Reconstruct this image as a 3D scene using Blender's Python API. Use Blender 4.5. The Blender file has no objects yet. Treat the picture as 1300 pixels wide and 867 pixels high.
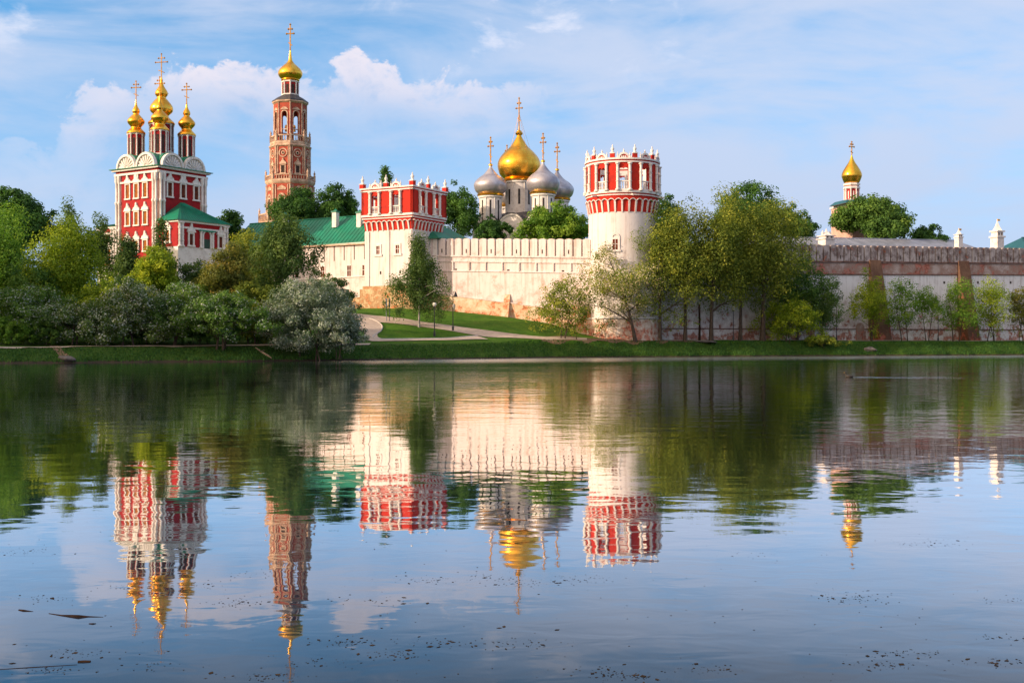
import bpy, bmesh, math, random
import numpy as np
from math import sin, cos, pi, radians as R, sqrt, atan2, tan

scene = bpy.context.scene
C = bpy.data.collections.new("Scene"); scene.collection.children.link(C)
F = 1500.0; HOR = 435.0; EYE = 2.0            # photograph: focal length in its pixels, horizon row, eye height

# ------------------------------------------------------------------ camera
cam = bpy.data.cameras.new("camera"); camo = bpy.data.objects.new("camera", cam); C.objects.link(camo)
camo.location = (0, 0, EYE); camo.rotation_euler = (R(90), 0, 0)
cam.sensor_width = 36; cam.lens = 36 * F / 1300; cam.shift_y = 1.5 / 1300
cam.clip_start = 0.1; cam.clip_end = 9000
scene.camera = camo

# ------------------------------------------------------------------ light
SUN_AZ = R(245.0)        # clockwise from +Y
SUN_EL = R(19.0)
world = bpy.data.worlds.new("World"); scene.world = world; world.use_nodes = True
sunl = bpy.data.lights.new("sun", "SUN"); suno = bpy.data.objects.new("sun", sunl); C.objects.link(suno)
sunl.energy = 3.9; sunl.angle = R(0.5); sunl.color = (1.0, 0.77, 0.56)
sx, sy, sz = sin(SUN_AZ) * cos(SUN_EL), cos(SUN_AZ) * cos(SUN_EL), sin(SUN_EL)
from mathutils import Vector
suno.rotation_euler = Vector((sx, sy, sz)).to_track_quat('Z', 'Y').to_euler()
suno.location = (-60, -40, 80)
vs = scene.view_settings
vs.view_transform = 'Standard'; vs.look = 'None'; vs.gamma = 1.0; vs.exposure = 0.5; vs.use_curve_mapping = False
scene.cycles.max_bounces = 6; scene.cycles.diffuse_bounces = 3; scene.cycles.glossy_bounces = 3
scene.cycles.transparent_max_bounces = 4; scene.cycles.caustics_reflective = False; scene.cycles.caustics_refractive = False

class G:                                         # tiny node-graph writer
    def __init__(s, nt): s.nt = nt
    def n(s, t, **k):
        nd = s.nt.nodes.new(t)
        for a, b in k.items(): setattr(nd, a, b)
        return nd
    def put(s, sock, v):
        if isinstance(v, bpy.types.NodeSocket): s.nt.links.new(v, sock)
        elif v is not None:
            if isinstance(v, (tuple, list)) and len(v) == 3 and sock.type == 'RGBA': v = (*v, 1)
            sock.default_value = v
    def m(s, op, a, b=None, c=None, clamp=False):
        nd = s.n('ShaderNodeMath', operation=op); nd.use_clamp = clamp
        for i, v in enumerate((a, b, c)):
            if v is not None: s.put(nd.inputs[i], v)
        return nd.outputs[0]
    def ramp(s, v, lo, hi, a=0.0, b=1.0, smooth=True):
        nd = s.n('ShaderNodeMapRange'); nd.interpolation_type = 'SMOOTHSTEP' if smooth else 'LINEAR'; nd.clamp = True
        for i, q in enumerate((v, lo, hi, a, b)): s.put(nd.inputs[i], q)
        return nd.outputs[0]
    def mix(s, f, a, b, mode='MIX'):
        nd = s.n('ShaderNodeMix', data_type='RGBA', blend_type=mode)
        s.put(nd.inputs[0], f); s.put(nd.inputs[6], a); s.put(nd.inputs[7], b)
        return nd.outputs[2]
    def xyz(s, v):
        nd = s.n('ShaderNodeSeparateXYZ'); s.put(nd.inputs[0], v); return nd.outputs
    def vec(s, x, y, z):
        nd = s.n('ShaderNodeCombineXYZ')
        for i, q in enumerate((x, y, z)): s.put(nd.inputs[i], q)
        return nd.outputs[0]
    def noise(s, v, scale, detail=4, rough=0.5, dist=0.0, col=False):
        nd = s.n('ShaderNodeTexNoise'); s.put(nd.inputs['Vector'], v)
        s.put(nd.inputs['Scale'], scale); s.put(nd.inputs['Detail'], detail); s.put(nd.inputs['Roughness'], rough); s.put(nd.inputs['Distortion'], dist)
        return nd.outputs['Color' if col else 'Fac']
    def map(s, v, scale=(1, 1, 1), loc=(0, 0, 0)):
        nd = s.n('ShaderNodeMapping'); s.put(nd.inputs[0], v); nd.inputs['Scale'].default_value = scale; nd.inputs['Location'].default_value = loc
        return nd.outputs[0]

def build_sky():
    nt = world.node_tree; nt.nodes.clear(); g = G(nt)
    d = g.n('ShaderNodeTexCoord').outputs['Generated']
    x, y, z = g.xyz(d)
    el = g.m('ARCSINE', z); az = g.m('ARCTAN2', x, y)
    elp = g.m('ABSOLUTE', el)
    sky = g.n('ShaderNodeTexSky', sky_type='NISHITA'); sky.sun_disc = False
    sky.sun_elevation = SUN_EL; sky.sun_rotation = SUN_AZ; sky.air_density = 1.0; sky.dust_density = 0.35; sky.ozone_density = 4.0
    # look a little higher into the clear air: the horizon itself is hidden by mist and cloud
    z2 = g.m('ADD', g.m('MULTIPLY', g.m('ABSOLUTE', z), 1.25), 0.09)
    g.put(sky.inputs[0], g.vec(x, y, z2))
    base = g.mix(1.0, sky.outputs[0], (1.25, 1.95, 1.95), 'MULTIPLY')
    K = 10.0                                       # colours below are in units of the background strength 0.1
    def c(r, gg, b): return (r * K, gg * K, b * K)
    # soft veils of high cloud
    p = g.vec(g.m('MULTIPLY', az, 3.0), g.m('MULTIPLY', elp, 11.0), 3.1)
    n1 = g.noise(p, 1.25, 7, 0.55, 0.5)
    n2 = g.noise(g.map(p, (1, 1, 1), (4.2, 1.7, 0)), 3.2, 6, 0.6, 0.3)
    right = g.ramp(az, -0.32, 0.10)
    low = g.ramp(elp, 0.24, 0.05)
    veil = g.m('ADD', g.m('MULTIPLY', n1, 1.0), g.m('MULTIPLY', g.m('SUBTRACT', n2, 0.5), 0.22))
    veil = g.m('ADD', veil, g.m('MULTIPLY', right, 0.13))
    veil = g.ramp(veil, 0.33, 0.74)
    veil = g.m('MULTIPLY', veil, 0.85)
    col = g.mix(veil, base, c(0.455, 0.51, 0.645))
    lowm = g.m('MULTIPLY', low, 0.80)
    col = g.mix(lowm, col, c(0.385, 0.445, 0.585))
    # a heap of pinkish cumulus low in the left half, crisp on top and dissolving below
    q = g.vec(g.m('MULTIPLY', az, 1.0), g.m('MULTIPLY', elp, 1.35), 0.4)
    big = g.noise(q, 7.0, 2, 0.5, 0.0)
    fine = g.noise(q, 20.0, 8, 0.60, 0.25)
    top = g.m('ADD', g.ramp(az, -0.42, -0.23, 0.150, 0.232), g.ramp(az, -0.10, 0.02, 0.0, -0.035))
    edge = g.m('ADD', top, g.m('ADD', g.m('MULTIPLY', g.m('SUBTRACT', big, 0.5), 0.10), g.m('MULTIPLY', g.m('SUBTRACT', fine, 0.5), 0.135)))
    dep = g.m('SUBTRACT', edge, elp)               # > 0 inside the heap
    heap = g.m('MULTIPLY', g.ramp(dep, -0.002, 0.008), g.ramp(dep, 0.015, 0.085, 0.9, 0.0))
    heap = g.m('MULTIPLY', heap, g.m('MULTIPLY', g.ramp(az, 0.06, -0.08), g.ramp(az, -0.42, -0.27, 0.25, 1.0)))
    heap = g.m('MULTIPLY', heap, g.ramp(fine, 0.36, 0.60, 0.35, 0.95))
    ccol = g.mix(g.ramp(dep, 0.0, 0.08), c(0.68, 0.62, 0.665), c(0.46, 0.48, 0.60))
    col = g.mix(heap, col, ccol)
    # white scraps high at the upper left and along the top
    s1 = g.noise(g.vec(g.m('MULTIPLY', az, 10.0), g.m('MULTIPLY', elp, 17.0), 7.7), 1.3, 7, 0.6, 0.3)
    scr = g.m('MULTIPLY', g.ramp(s1, 0.53, 0.70), g.m('MULTIPLY', g.ramp(elp, 0.20, 0.26), g.ramp(elp, 0.60, 0.34)))
    scr = g.m('MULTIPLY', scr, g.m('MAXIMUM', g.ramp(az, -0.33, -0.39), g.m('MULTIPLY', g.ramp(az, 0.30, 0.05), g.ramp(az, -0.2, 0.0))))
    col = g.mix(g.m('MULTIPLY', scr, 0.7), col, c(0.66, 0.66, 0.74))
    # the low sun brightens and warms the air around it
    vd = g.n('ShaderNodeVectorMath', operation='DOT_PRODUCT'); g.put(vd.inputs[0], d); g.put(vd.inputs[1], (sx, sy, sz))
    glow = g.m('POWER', g.ramp(vd.outputs[1], 0.05, 1.0, smooth=False), 1.6)
    col = g.mix(g.m('MULTIPLY', glow, 0.9), col, c(2.1, 1.45, 0.85))
    bg = g.n('ShaderNodeBackground'); g.put(bg.inputs[0], col); bg.inputs[1].default_value = 0.1
    out = g.n('ShaderNodeOutputWorld'); nt.links.new(bg.outputs[0], out.inputs[0])
build_sky()

# ------------------------------------------------------------------ bookkeeping
def tag(o, label=None, cat=None, group=None, kind=None):
    if label: o["label"] = label
    if cat: o["category"] = cat
    if group: o["group"] = group
    if kind: o["kind"] = kind
    return o
def thing(name, loc, label, cat, group=None):
    o = bpy.data.objects.new(name, None); C.objects.link(o); o.location = loc; o.empty_display_size = 0.5
    o["_loc"] = list(loc)
    return tag(o, label, cat, group)
def origin(o):
    while o.parent: o = o.parent
    return Vector(o["_loc"]) if "_loc" in o.keys() else Vector((0, 0, 0))

# ------------------------------------------------------------------ materials
def newmat(name):
    m = bpy.data.materials.new(name); m.use_nodes = True; nt = m.node_tree; nt.nodes.clear(); g = G(nt)
    out = g.n('ShaderNodeOutputMaterial'); b = g.n('ShaderNodeBsdfPrincipled'); nt.links.new(b.outputs[0], out.inputs[0])
    return m, g, b, out
def wpos(g): return g.n('ShaderNodeNewGeometry').outputs['Position']
def mottled(name, a, b2, scale=1.2, rough=0.75, metal=0.0, bump=0.0, lo=0.35, hi=0.65, stretch=(1, 1, 1), spec=0.3, detail=6):
    m, g, b, out = newmat(name); p = g.map(wpos(g), stretch)
    f = g.ramp(g.noise(p, scale, detail, 0.6), lo, hi)
    g.put(b.inputs['Base Color'], g.mix(f, a, b2)); b.inputs['Roughness'].default_value = rough
    b.inputs['Metallic'].default_value = metal; b.inputs['Specular IOR Level'].default_value = spec
    if bump:
        bp = g.n('ShaderNodeBump'); bp.inputs['Strength'].default_value = bump; bp.inputs['Distance'].default_value = 0.05
        g.put(bp.inputs['Height'], g.noise(p, scale * 3, 6, 0.65)); g.put(b.inputs['Normal'], bp.outputs[0])
    return m
def metal(name, a, b2, rlo, rhi, metal_):
    m, g, b, out = newmat(name); p = wpos(g); n = g.noise(p, 0.7, 7, 0.62, 0.3)
    g.put(b.inputs['Base Color'], g.mix(g.ramp(n, 0.36, 0.66), a, b2)); g.put(b.inputs['Roughness'], g.ramp(n, 0.35, 0.7, rlo, rhi)); b.inputs['Metallic'].default_value = metal_
    z = g.xyz(p)[2]; seam = g.m('PINGPONG', z, 0.42)                     # overlapping sheet courses
    bp = g.n('ShaderNodeBump'); bp.inputs['Strength'].default_value = 0.35; bp.inputs['Distance'].default_value = 0.05
    g.put(bp.inputs['Height'], g.m('ADD', g.m('MULTIPLY', g.ramp(seam, 0.0, 0.05), 0.35), g.noise(p, 2.4, 4, 0.6))); g.put(b.inputs['Normal'], bp.outputs[0])
    return m
def plaster(name, white, dirty, brick, zlo, zhi, bias_lo, bias_hi, streak=0.5, patch=0.55):
    """old limewash over brick: the brick shows where a noise passes a level that slides with height (zlo: bias_lo, zhi: bias_hi)"""
    m, g, b, out = newmat(name); p = wpos(g); z = g.xyz(p)[2]
    n1 = g.noise(p, patch, 9, 0.62, 0.4); n2 = g.noise(p, 3.5, 6, 0.7)
    st = g.noise(g.map(p, (2.2, 2.2, 0.13)), 1.0, 5, 0.6)
    bias = g.ramp(z, zlo, zhi, bias_lo, bias_hi, smooth=False)
    v = g.m('ADD', g.m('ADD', g.m('MULTIPLY', n1, 0.75), g.m('MULTIPLY', n2, 0.25)), bias)
    br = g.ramp(v, 0.60, 0.66)
    d = g.m('MULTIPLY', g.m('MAXIMUM', g.m('MULTIPLY', g.ramp(st, 0.44, 0.66), g.ramp(n1, 0.35, 0.6, 0.35, 1.0)), g.ramp(v, 0.43, 0.60)), streak)
    col = g.mix(d, white, dirty)
    bk = g.n('ShaderNodeTexBrick'); g.put(bk.inputs['Vector'], g.map(p, (1.0, 1.0, 1.0)))
    br_col = g.mix(g.ramp(g.noise(p, 2.0, 7, 0.7), 0.38, 0.62), brick, tuple(min(1, k * 1.9 + 0.04) for k in brick))
    nt = m.node_tree; nt.nodes.remove(bk)
    col = g.mix(br, col, br_col)
    g.put(b.inputs['Base Color'], col); b.inputs['Roughness'].default_value = 0.9; b.inputs['Specular IOR Level'].default_value = 0.15
    bp = g.n('ShaderNodeBump'); bp.inputs['Strength'].default_value = 0.5; bp.inputs['Distance'].default_value = 0.06
    g.put(bp.inputs['Height'], g.m('SUBTRACT', n2, g.m('MULTIPLY', br, 0.6))); g.put(b.inputs['Normal'], bp.outputs[0])
    return m
M = {}
M['white'] = mottled('white_limewash', (0.74, 0.69, 0.66), (0.54, 0.48, 0.44), 1.3, 0.85, lo=0.42, hi=0.75)
M['trim'] = mottled('white_carved_trim', (0.74, 0.70, 0.66), (0.48, 0.42, 0.38), 2.2, 0.8, lo=0.45, hi=0.8)
M['red'] = mottled('red_wall_paint', (0.34, 0.013, 0.016), (0.23, 0.012, 0.016), 0.9, 0.75, lo=0.4, hi=0.7, spec=0.2)
M['redorange'] = mottled('vermilion_limewash', (0.48, 0.026, 0.014), (0.33, 0.022, 0.016), 0.9, 0.8, lo=0.45, hi=0.75, spec=0.2)
M['gold'] = metal('gilded_copper', (1.0, 0.56, 0.07), (0.74, 0.34, 0.035), 0.22, 0.40, 1.0)
M['darkgold'] = mottled('old_gilt', (0.80, 0.42, 0.08), (0.45, 0.22, 0.06), 3, 0.4, 0.7)
M['silver'] = metal('grey_metal_dome', (0.52, 0.50, 0.53), (0.33, 0.31, 0.35), 0.36, 0.52, 0.65)
M['greenroof'] = mottled('green_painted_roof', (0.008, 0.20, 0.115), (0.015, 0.15, 0.09), 0.5, 0.45, 0.0, 0.05)
M['tealroof'] = mottled('blue_green_sheet_roof', (0.02, 0.11, 0.13), (0.015, 0.08, 0.10), 0.5, 0.4)
M['greyroof'] = mottled('grey_tin_roof', (0.36, 0.37, 0.42), (0.26, 0.27, 0.31), 0.7, 0.45, 0.4, 0.1)
M['darkroof'] = mottled('dark_lead_roof', (0.035, 0.035, 0.045), (0.07, 0.065, 0.07), 1.0, 0.5)
M['brick'] = mottled('weathered_red_brick', (0.42, 0.075, 0.042), (0.27, 0.06, 0.04), 1.2, 0.85, bump=0.3, lo=0.35, hi=0.7)
M['cream'] = mottled('soot_stained_limestone', (0.62, 0.44, 0.32), (0.33, 0.20, 0.14), 1.0, 0.85, bump=0.2, lo=0.35, hi=0.68)
M['stonebase'] = plaster('flaking_cream_stone', (0.62, 0.46, 0.28), (0.34, 0.20, 0.10), (0.36, 0.14, 0.06), 5, 12, 0.10, 0.02, 0.95, 1.3)
M['pinkwall'] = mottled('pale_pink_plaster', (0.62, 0.38, 0.31), (0.48, 0.27, 0.22), 1.2, 0.85)
M['dark'] = mottled('dark_glass', (0.015, 0.013, 0.014), (0.05, 0.035, 0.03), 2.0, 0.25)
M['void'] = mottled('shaded_opening', (0.03, 0.022, 0.02), (0.06, 0.04, 0.03), 2.0, 0.9)
M['orange_pane'] = mottled('orange_window_pane', (0.36, 0.12, 0.02), (0.20, 0.06, 0.015), 3.0, 0.7, spec=0.1)  # orange pane colour for the gate church's left-facing windows
M['brownwin'] = mottled('brown_window_boards', (0.16, 0.035, 0.018), (0.07, 0.02, 0.012), 3.0, 0.7, spec=0.1)
M['greendoor'] = mottled('dark_green_door', (0.01, 0.07, 0.05), (0.02, 0.04, 0.035), 2.0, 0.5)
M['wall_lit'] = plaster('limewashed_fortress_wall', (0.70, 0.61, 0.59), (0.48, 0.35, 0.30), (0.40, 0.16, 0.07), 4.5, 13.5, 0.09, -0.10, 0.85, 0.6)
M['tower_white'] = plaster('clean_limewash', (0.71, 0.65, 0.63), (0.47, 0.38, 0.345), (0.42, 0.15, 0.07), 3, 11, 0.04, -0.16, 0.65, 0.5)
M['plinth'] = plaster('eroded_brick_plinth', (0.74, 0.60, 0.46), (0.55, 0.38, 0.24), (0.36, 0.13, 0.06), 3, 9, 0.13, 0.08, 0.9, 0.9)
M['round_plinth'] = plaster('peeling_tower_plinth', (0.74, 0.66, 0.60), (0.50, 0.36, 0.27), (0.30, 0.11, 0.07), 2.5, 7, 0.13, 0.02, 0.9, 1.1)
M['wall_old'] = plaster('peeling_grey_limewash', (0.78, 0.75, 0.75), (0.52, 0.46, 0.45), (0.23, 0.10, 0.075), 2.5, 10.5, 0.14, -0.08, 0.85, 0.9)
M['band_old'] = plaster('red_stained_brick_band', (0.50, 0.41, 0.38), (0.31, 0.19, 0.15), (0.25, 0.085, 0.06), 9, 13, 0.08, 0.08, 0.9, 0.5)
M['merlon_old'] = plaster('sooty_brick_merlon', (0.50, 0.43, 0.41), (0.20, 0.15, 0.14), (0.28, 0.10, 0.06), 12, 17, -0.02, 0.02, 1.0, 0.8)
M['ledge_dark'] = mottled('rusty_ledge_tin', (0.10, 0.05, 0.04), (0.22, 0.12, 0.09), 1.5, 0.8)
M['buttress_old'] = plaster('bare_brick_buttress', (0.20, 0.115, 0.075), (0.12, 0.065, 0.045), (0.20, 0.055, 0.03), 2, 14, 0.10, 0.0, 0.9, 0.6)
M['iron'] = mottled('black_painted_iron', (0.02, 0.022, 0.025), (0.04, 0.04, 0.045), 4, 0.45)
M['greypost'] = mottled('grey_painted_post', (0.22, 0.25, 0.30), (0.15, 0.17, 0.2), 4, 0.5)
M['opal'] = mottled('opal_lamp_glass', (0.80, 0.74, 0.62), (0.7, 0.66, 0.56), 3, 0.25)
M['path'] = mottled('pale_paved_path', (0.50, 0.41, 0.33), (0.40, 0.32, 0.26), 1.4, 0.9, bump=0.1)
M['kerb'] = mottled('pale_kerb_stone', (0.55, 0.50, 0.45), (0.42, 0.38, 0.34), 2.0, 0.85)
M['dirt'] = mottled('trodden_dirt', (0.22, 0.13, 0.085), (0.13, 0.09, 0.05), 1.1, 0.95, bump=0.2)
M['rock'] = mottled('grey_boulder', (0.16, 0.14, 0.13), (0.08, 0.07, 0.065), 3, 0.95, bump=0.4)
M['bark'] = mottled('dark_bark', (0.050, 0.036, 0.028), (0.095, 0.072, 0.055), 2.2, 0.95, bump=0.5, stretch=(3, 3, 0.7))
M['palebark'] = mottled('birch_bark', (0.34, 0.31, 0.28), (0.06, 0.05, 0.045), 1.6, 0.9, bump=0.3, stretch=(1, 1, 2.5), lo=0.5, hi=0.72)
M['driftwood'] = mottled('wet_driftwood', (0.014, 0.009, 0.007), (0.035, 0.02, 0.013), 14, 0.95, spec=0.03)
M['duck'] = mottled('dark_plumage', (0.018, 0.016, 0.015), (0.05, 0.04, 0.03), 9, 0.6)
M['duckbill'] = mottled('duck_bill', (0.35, 0.22, 0.04), (0.25, 0.15, 0.03), 9, 0.5)
M['weed'] = mottled('floating_leaf_litter', (0.018, 0.014, 0.012), (0.05, 0.034, 0.02), 6, 0.95, spec=0.03)

def leafmat(name, a, b2, c3, trans=0.38):
    m, g, b, out = newmat(name); nt = m.node_tree
    at = g.n('ShaderNodeAttribute', attribute_name='tone').outputs['Fac']
    col = g.mix(g.ramp(at, 0.0, 0.55, smooth=False), a, b2); col = g.mix(g.ramp(at, 0.55, 1.0, smooth=False), col, c3)
    g.put(b.inputs['Base Color'], col); b.inputs['Roughness'].default_value = 0.6; b.inputs['Specular IOR Level'].default_value = 0.15
    t = g.n('ShaderNodeBsdfTranslucent'); g.put(t.inputs[0], g.mix(1.0, col, (1.25, 1.25, 0.6), 'MULTIPLY'))
    mx = g.n('ShaderNodeMixShader'); mx.inputs[0].default_value = trans
    nt.links.new(b.outputs[0], mx.inputs[1]); nt.links.new(t.outputs[0], mx.inputs[2]); nt.links.new(mx.outputs[0], out.inputs[0])
    return m
L = {
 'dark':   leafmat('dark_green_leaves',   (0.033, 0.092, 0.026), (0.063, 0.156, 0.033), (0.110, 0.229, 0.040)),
 'mid':    leafmat('green_leaves',        (0.054, 0.129, 0.033), (0.106, 0.210, 0.040), (0.173, 0.283, 0.051)),
 'bright': leafmat('fresh_green_leaves',  (0.083, 0.192, 0.027), (0.156, 0.302, 0.037), (0.274, 0.402, 0.054)),
 'yellow': leafmat('yellow_green_leaves', (0.120, 0.198, 0.017), (0.241, 0.340, 0.026), (0.439, 0.496, 0.035)),
 'olive':  leafmat('olive_leaves',        (0.098, 0.150, 0.028), (0.204, 0.260, 0.038), (0.367, 0.383, 0.053)),
 'rust':   leafmat('bronze_young_leaves', (0.085, 0.115, 0.030), (0.160, 0.180, 0.036), (0.290, 0.235, 0.045)),
 'birch':  leafmat('birch_leaves',        (0.051, 0.106, 0.033), (0.096, 0.169, 0.044), (0.156, 0.229, 0.059)),
 'blossom':leafmat('white_blossom',       (0.22, 0.28, 0.23), (0.35, 0.40, 0.34), (0.50, 0.54, 0.47), 0.25),
 'silver': leafmat('grey_green_leaves',   (0.100, 0.156, 0.092), (0.173, 0.238, 0.156), (0.274, 0.339, 0.238)),
 'cream':  leafmat('cream_blossom',       (0.40, 0.34, 0.18), (0.55, 0.48, 0.28), (0.70, 0.62, 0.42), 0.3),
}

# ------------------------------------------------------------------ frames and mesh builder
class Fr:                                         # flat face: u to the viewer's right, n outward
    def __init__(s, o, u):
        s.o = o; l = sqrt(u[0] ** 2 + u[1] ** 2); s.u = (u[0] / l, u[1] / l); s.n = (s.u[1], -s.u[0])
    def pt(s, u, z, n=0.0): return (s.o[0] + u * s.u[0] + n * s.n[0], s.o[1] + u * s.u[1] + n * s.n[1], z)
    step = 1e9
class Cyl:                                        # round face: u is arc length, u = 0 looks at phi0
    def __init__(s, c, r, phi0=0.0): s.c = c; s.r = r; s.p = phi0
    def pt(s, u, z, n=0.0):
        a = s.p + u / s.r; q = s.r + n
        return (s.c[0] + q * sin(a), s.c[1] - q * cos(a), z)
    step = 0.55
class MB:
    def __init__(s): s.v = []; s.f = []
    def hexa(s, p):                               # 8 points: bottom ring 0-3, top ring 4-7
        b = len(s.v); s.v += p
        for q in ((0, 3, 2, 1), (4, 5, 6, 7), (0, 1, 5, 4), (1, 2, 6, 5), (2, 3, 7, 6), (3, 0, 4, 7)): s.f.append([b + i for i in q])
    def box(s, fr, u0, u1, z0, z1, n0, n1, n1t=None):
        k = max(1, int(math.ceil((u1 - u0) / fr.step)))
        n1t = n1 if n1t is None else n1t
        b = len(s.v)
        for i in range(k + 1):
            u = u0 + (u1 - u0) * i / k
            s.v += [fr.pt(u, z0, n0), fr.pt(u, z0, n1), fr.pt(u, z1, n1t), fr.pt(u, z1, n0)]
        for i in range(k):
            a = b + 4 * i
            for j in range(4): s.f.append([a + j, a + (j + 1) % 4, a + 4 + (j + 1) % 4, a + 4 + j])
        s.f.append([b + 3, b + 2, b + 1, b]); e = b + 4 * k; s.f.append([e, e + 1, e + 2, e + 3])
    def prism(s, fr, prof, n0, n1):
        b = len(s.v); k = len(prof)
        s.v += [fr.pt(u, z, n0) for u, z in prof] + [fr.pt(u, z, n1) for u, z in prof]
        s.f.append([b + i for i in range(k)][::-1]); s.f.append([b + k + i for i in range(k)])
        for i in range(k): j = (i + 1) % k; s.f.append([b + i, b + j, b + k + j, b + k + i])
    def band(s, fr, outer, inner, n0, n1):        # strip between two equally long open profiles
        b = len(s.v); k = len(outer)
        for (a, c) in zip(outer, inner): s.v += [fr.pt(*a, n0), fr.pt(*a, n1), fr.pt(*c, n1), fr.pt(*c, n0)]
        for i in range(k - 1):
            a = b + 4 * i
            for j in range(4): s.f.append([a + j, a + (j + 1) % 4, a + 4 + (j + 1) % 4, a + 4 + j])
        s.f.append([b, b + 1, b + 2, b + 3]); e = b + 4 * (k - 1); s.f.append([e, e + 1, e + 2, e + 3])
    def lathe(s, c, prof, seg=16, ph=0.0):
        b = len(s.v); k = len(prof)
        for r, z in prof:
            for i in range(seg):
                a = ph + 2 * pi * i / seg; s.v.append((c[0] + r * sin(a), c[1] - r * cos(a), z))
        for j in range(k - 1):
            for i in range(seg):
                i2 = (i + 1) % seg; s.f.append([b + j * seg + i, b + j * seg + i2, b + (j + 1) * seg + i2, b + (j + 1) * seg + i])
        s.f.append([b + i for i in range(seg)][::-1]); s.f.append([b + (k - 1) * seg + i for i in range(seg)])
    def tube(s, pts, rad, seg=6):
        b = len(s.v); pts = [Vector(p) for p in pts]; n = len(pts)
        if not isinstance(rad, (list, tuple)): rad = [rad] * n
        up = Vector((0.31, 0.17, 0.93))
        for i, p in enumerate(pts):
            t = (pts[min(i + 1, n - 1)] - pts[max(i - 1, 0)]).normalized()
            a = t.cross(up)
            if a.length < 1e-3: a = t.cross(Vector((1, 0, 0)))
            a.normalize(); c = t.cross(a)
            for k in range(seg):
                q = 2 * pi * k / seg; s.v.append(tuple(p + (a * cos(q) + c * sin(q)) * rad[i]))
        for i in range(n - 1):
            for k in range(seg):
                k2 = (k + 1) % seg; s.f.append([b + i * seg + k, b + i * seg + k2, b + (i + 1) * seg + k2, b + (i + 1) * seg + k])
        s.f.append([b + k for k in range(seg)][::-1]); s.f.append([b + (n - 1) * seg + k for k in range(seg)])
    def build(s, name, mat, parent=None, smooth=False, bevel=0.0):
        o0 = origin(parent) if parent else Vector((0, 0, 0))
        me = bpy.data.meshes.new(name)
        me.from_pydata([(v[0] - o0.x, v[1] - o0.y, v[2] - o0.z) for v in s.v], [], s.f)
        bm = bmesh.new(); bm.from_mesh(me); bmesh.ops.recalc_face_normals(bm, faces=bm.faces); bm.to_mesh(me); bm.free()
        me.materials.append(mat)
        if smooth:
            me.polygons.foreach_set('use_smooth', [True] * len(me.polygons))
            try: me.set_sharp_from_angle(angle=R(40))
            except Exception: pass
        o = bpy.data.objects.new(name, me); C.objects.link(o); o.parent = parent
        if bevel:
            bv = o.modifiers.new('bevel', 'BEVEL'); bv.width = bevel; bv.segments = 2; bv.limit_method = 'ANGLE'
        return o
def one(fn, name, mat, parent, **k):
    m = MB(); fn(m); return m.build(name, mat, parent, **k)
def spline(pts, n=6):
    out = []
    for i in range(len(pts) - 1):
        p0, p1, p2, p3 = pts[max(i - 1, 0)], pts[i], pts[i + 1], pts[min(i + 2, len(pts) - 1)]
        for j in range(n):
            t = j / n
            out.append(tuple(0.5 * (2 * b + (c - a) * t + (2 * a - 5 * b + 4 * c - d) * t * t + (3 * b - a - 3 * c + d) * t ** 3) for a, b, c, d in zip(p0, p1, p2, p3)))
    out.append(pts[-1]); return [(max(r, 0.004), z) for r, z in out]
def arc(c, zc, r, n=12, rz=None, a0=pi, a1=0.0):
    rz = r if rz is None else rz
    return [(c + r * cos(a0 + (a1 - a0) * i / n), zc + rz * sin(a0 + (a1 - a0) * i / n)) for i in range(n + 1)]
def zat(py, D): return EYE + (HOR - py) * D / F
def xat(px, D): return (px - 650.0) * D / F

# ------------------------------------------------------------------ ground
SHORE = np.array([(-400, -70), (-160, 52), (-90, 91), (-49.6, 114.5), (-29, 125), (-17.7, 133), (5, 154), (40, 173), (81, 187.5), (160, 214), (500, 330)], float)
def shore(x): return np.interp(x, SHORE[:, 0], SHORE[:, 1])
WALL0 = (-12.6, 182.2); WALLU = (0.866, -0.5)
RW0 = (20.6, 174.8); RWU = (0.906, 0.4233)
def ywall(x):
    return np.where(x < 15, 182.2 - 0.44 * (x + 12.6), np.where(x > 21, 174.8 + 0.467 * (x - 20.6), 170.0 + (x - 15) * 0.8))
def sm(t): t = np.clip(t, 0, 1); return t * t * (3 - 2 * t)
def wob(x, y):
    return (np.sin(x * .31 + y * .17) + np.sin(x * .13 - y * .23 + 1.7) + 0.6 * np.sin(x * .71 + y * .52 + .4)) / 2.6
HX = [-90, -40, -15, -1, 5.7, 10, 13, 17, 60]; HH = [5.0, 5.6, 5.6, 3.9, 2.75, 1.2, .55, .35, .3]
def ground(x, y):
    x = np.asarray(x, float); y = np.asarray(y, float)
    sh = shore(x) + 0.5 * np.sin(x * .47) + 0.35 * np.sin(x * 1.21 + 1) + .2 * np.sin(x * 2.7)
    d = (y - sh) * 0.88
    B = np.interp(x, [-50, -22, 0, 80], [1.52, 1.62, 2.05, 2.10])
    bank = np.where(d < 0, np.maximum(d * 0.35, -1.6), B * np.power(np.clip(d / np.interp(x, [-50, 10, 40], [5.5, 5.0, 4.2]), 0, 1), 0.8))
    f = (y - shore(x)) / np.maximum(ywall(x) - shore(x), 8.0)
    r = np.clip((f - np.interp(x, [-22, -12], [.09, .16])) / .80, 0, 1); ramp = 0.45 * r + 0.55 * sm(r)
    h = bank + np.interp(x, HX, HH) * ramp
    far = np.clip((y - 260) / 400, 0, 1)
    return h + np.where(d > 0, 0.07 * wob(x, y) * np.clip(d / 4, 0, 1), 0) + far * 2
def gz(x, y): return float(ground(x, y))
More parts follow.
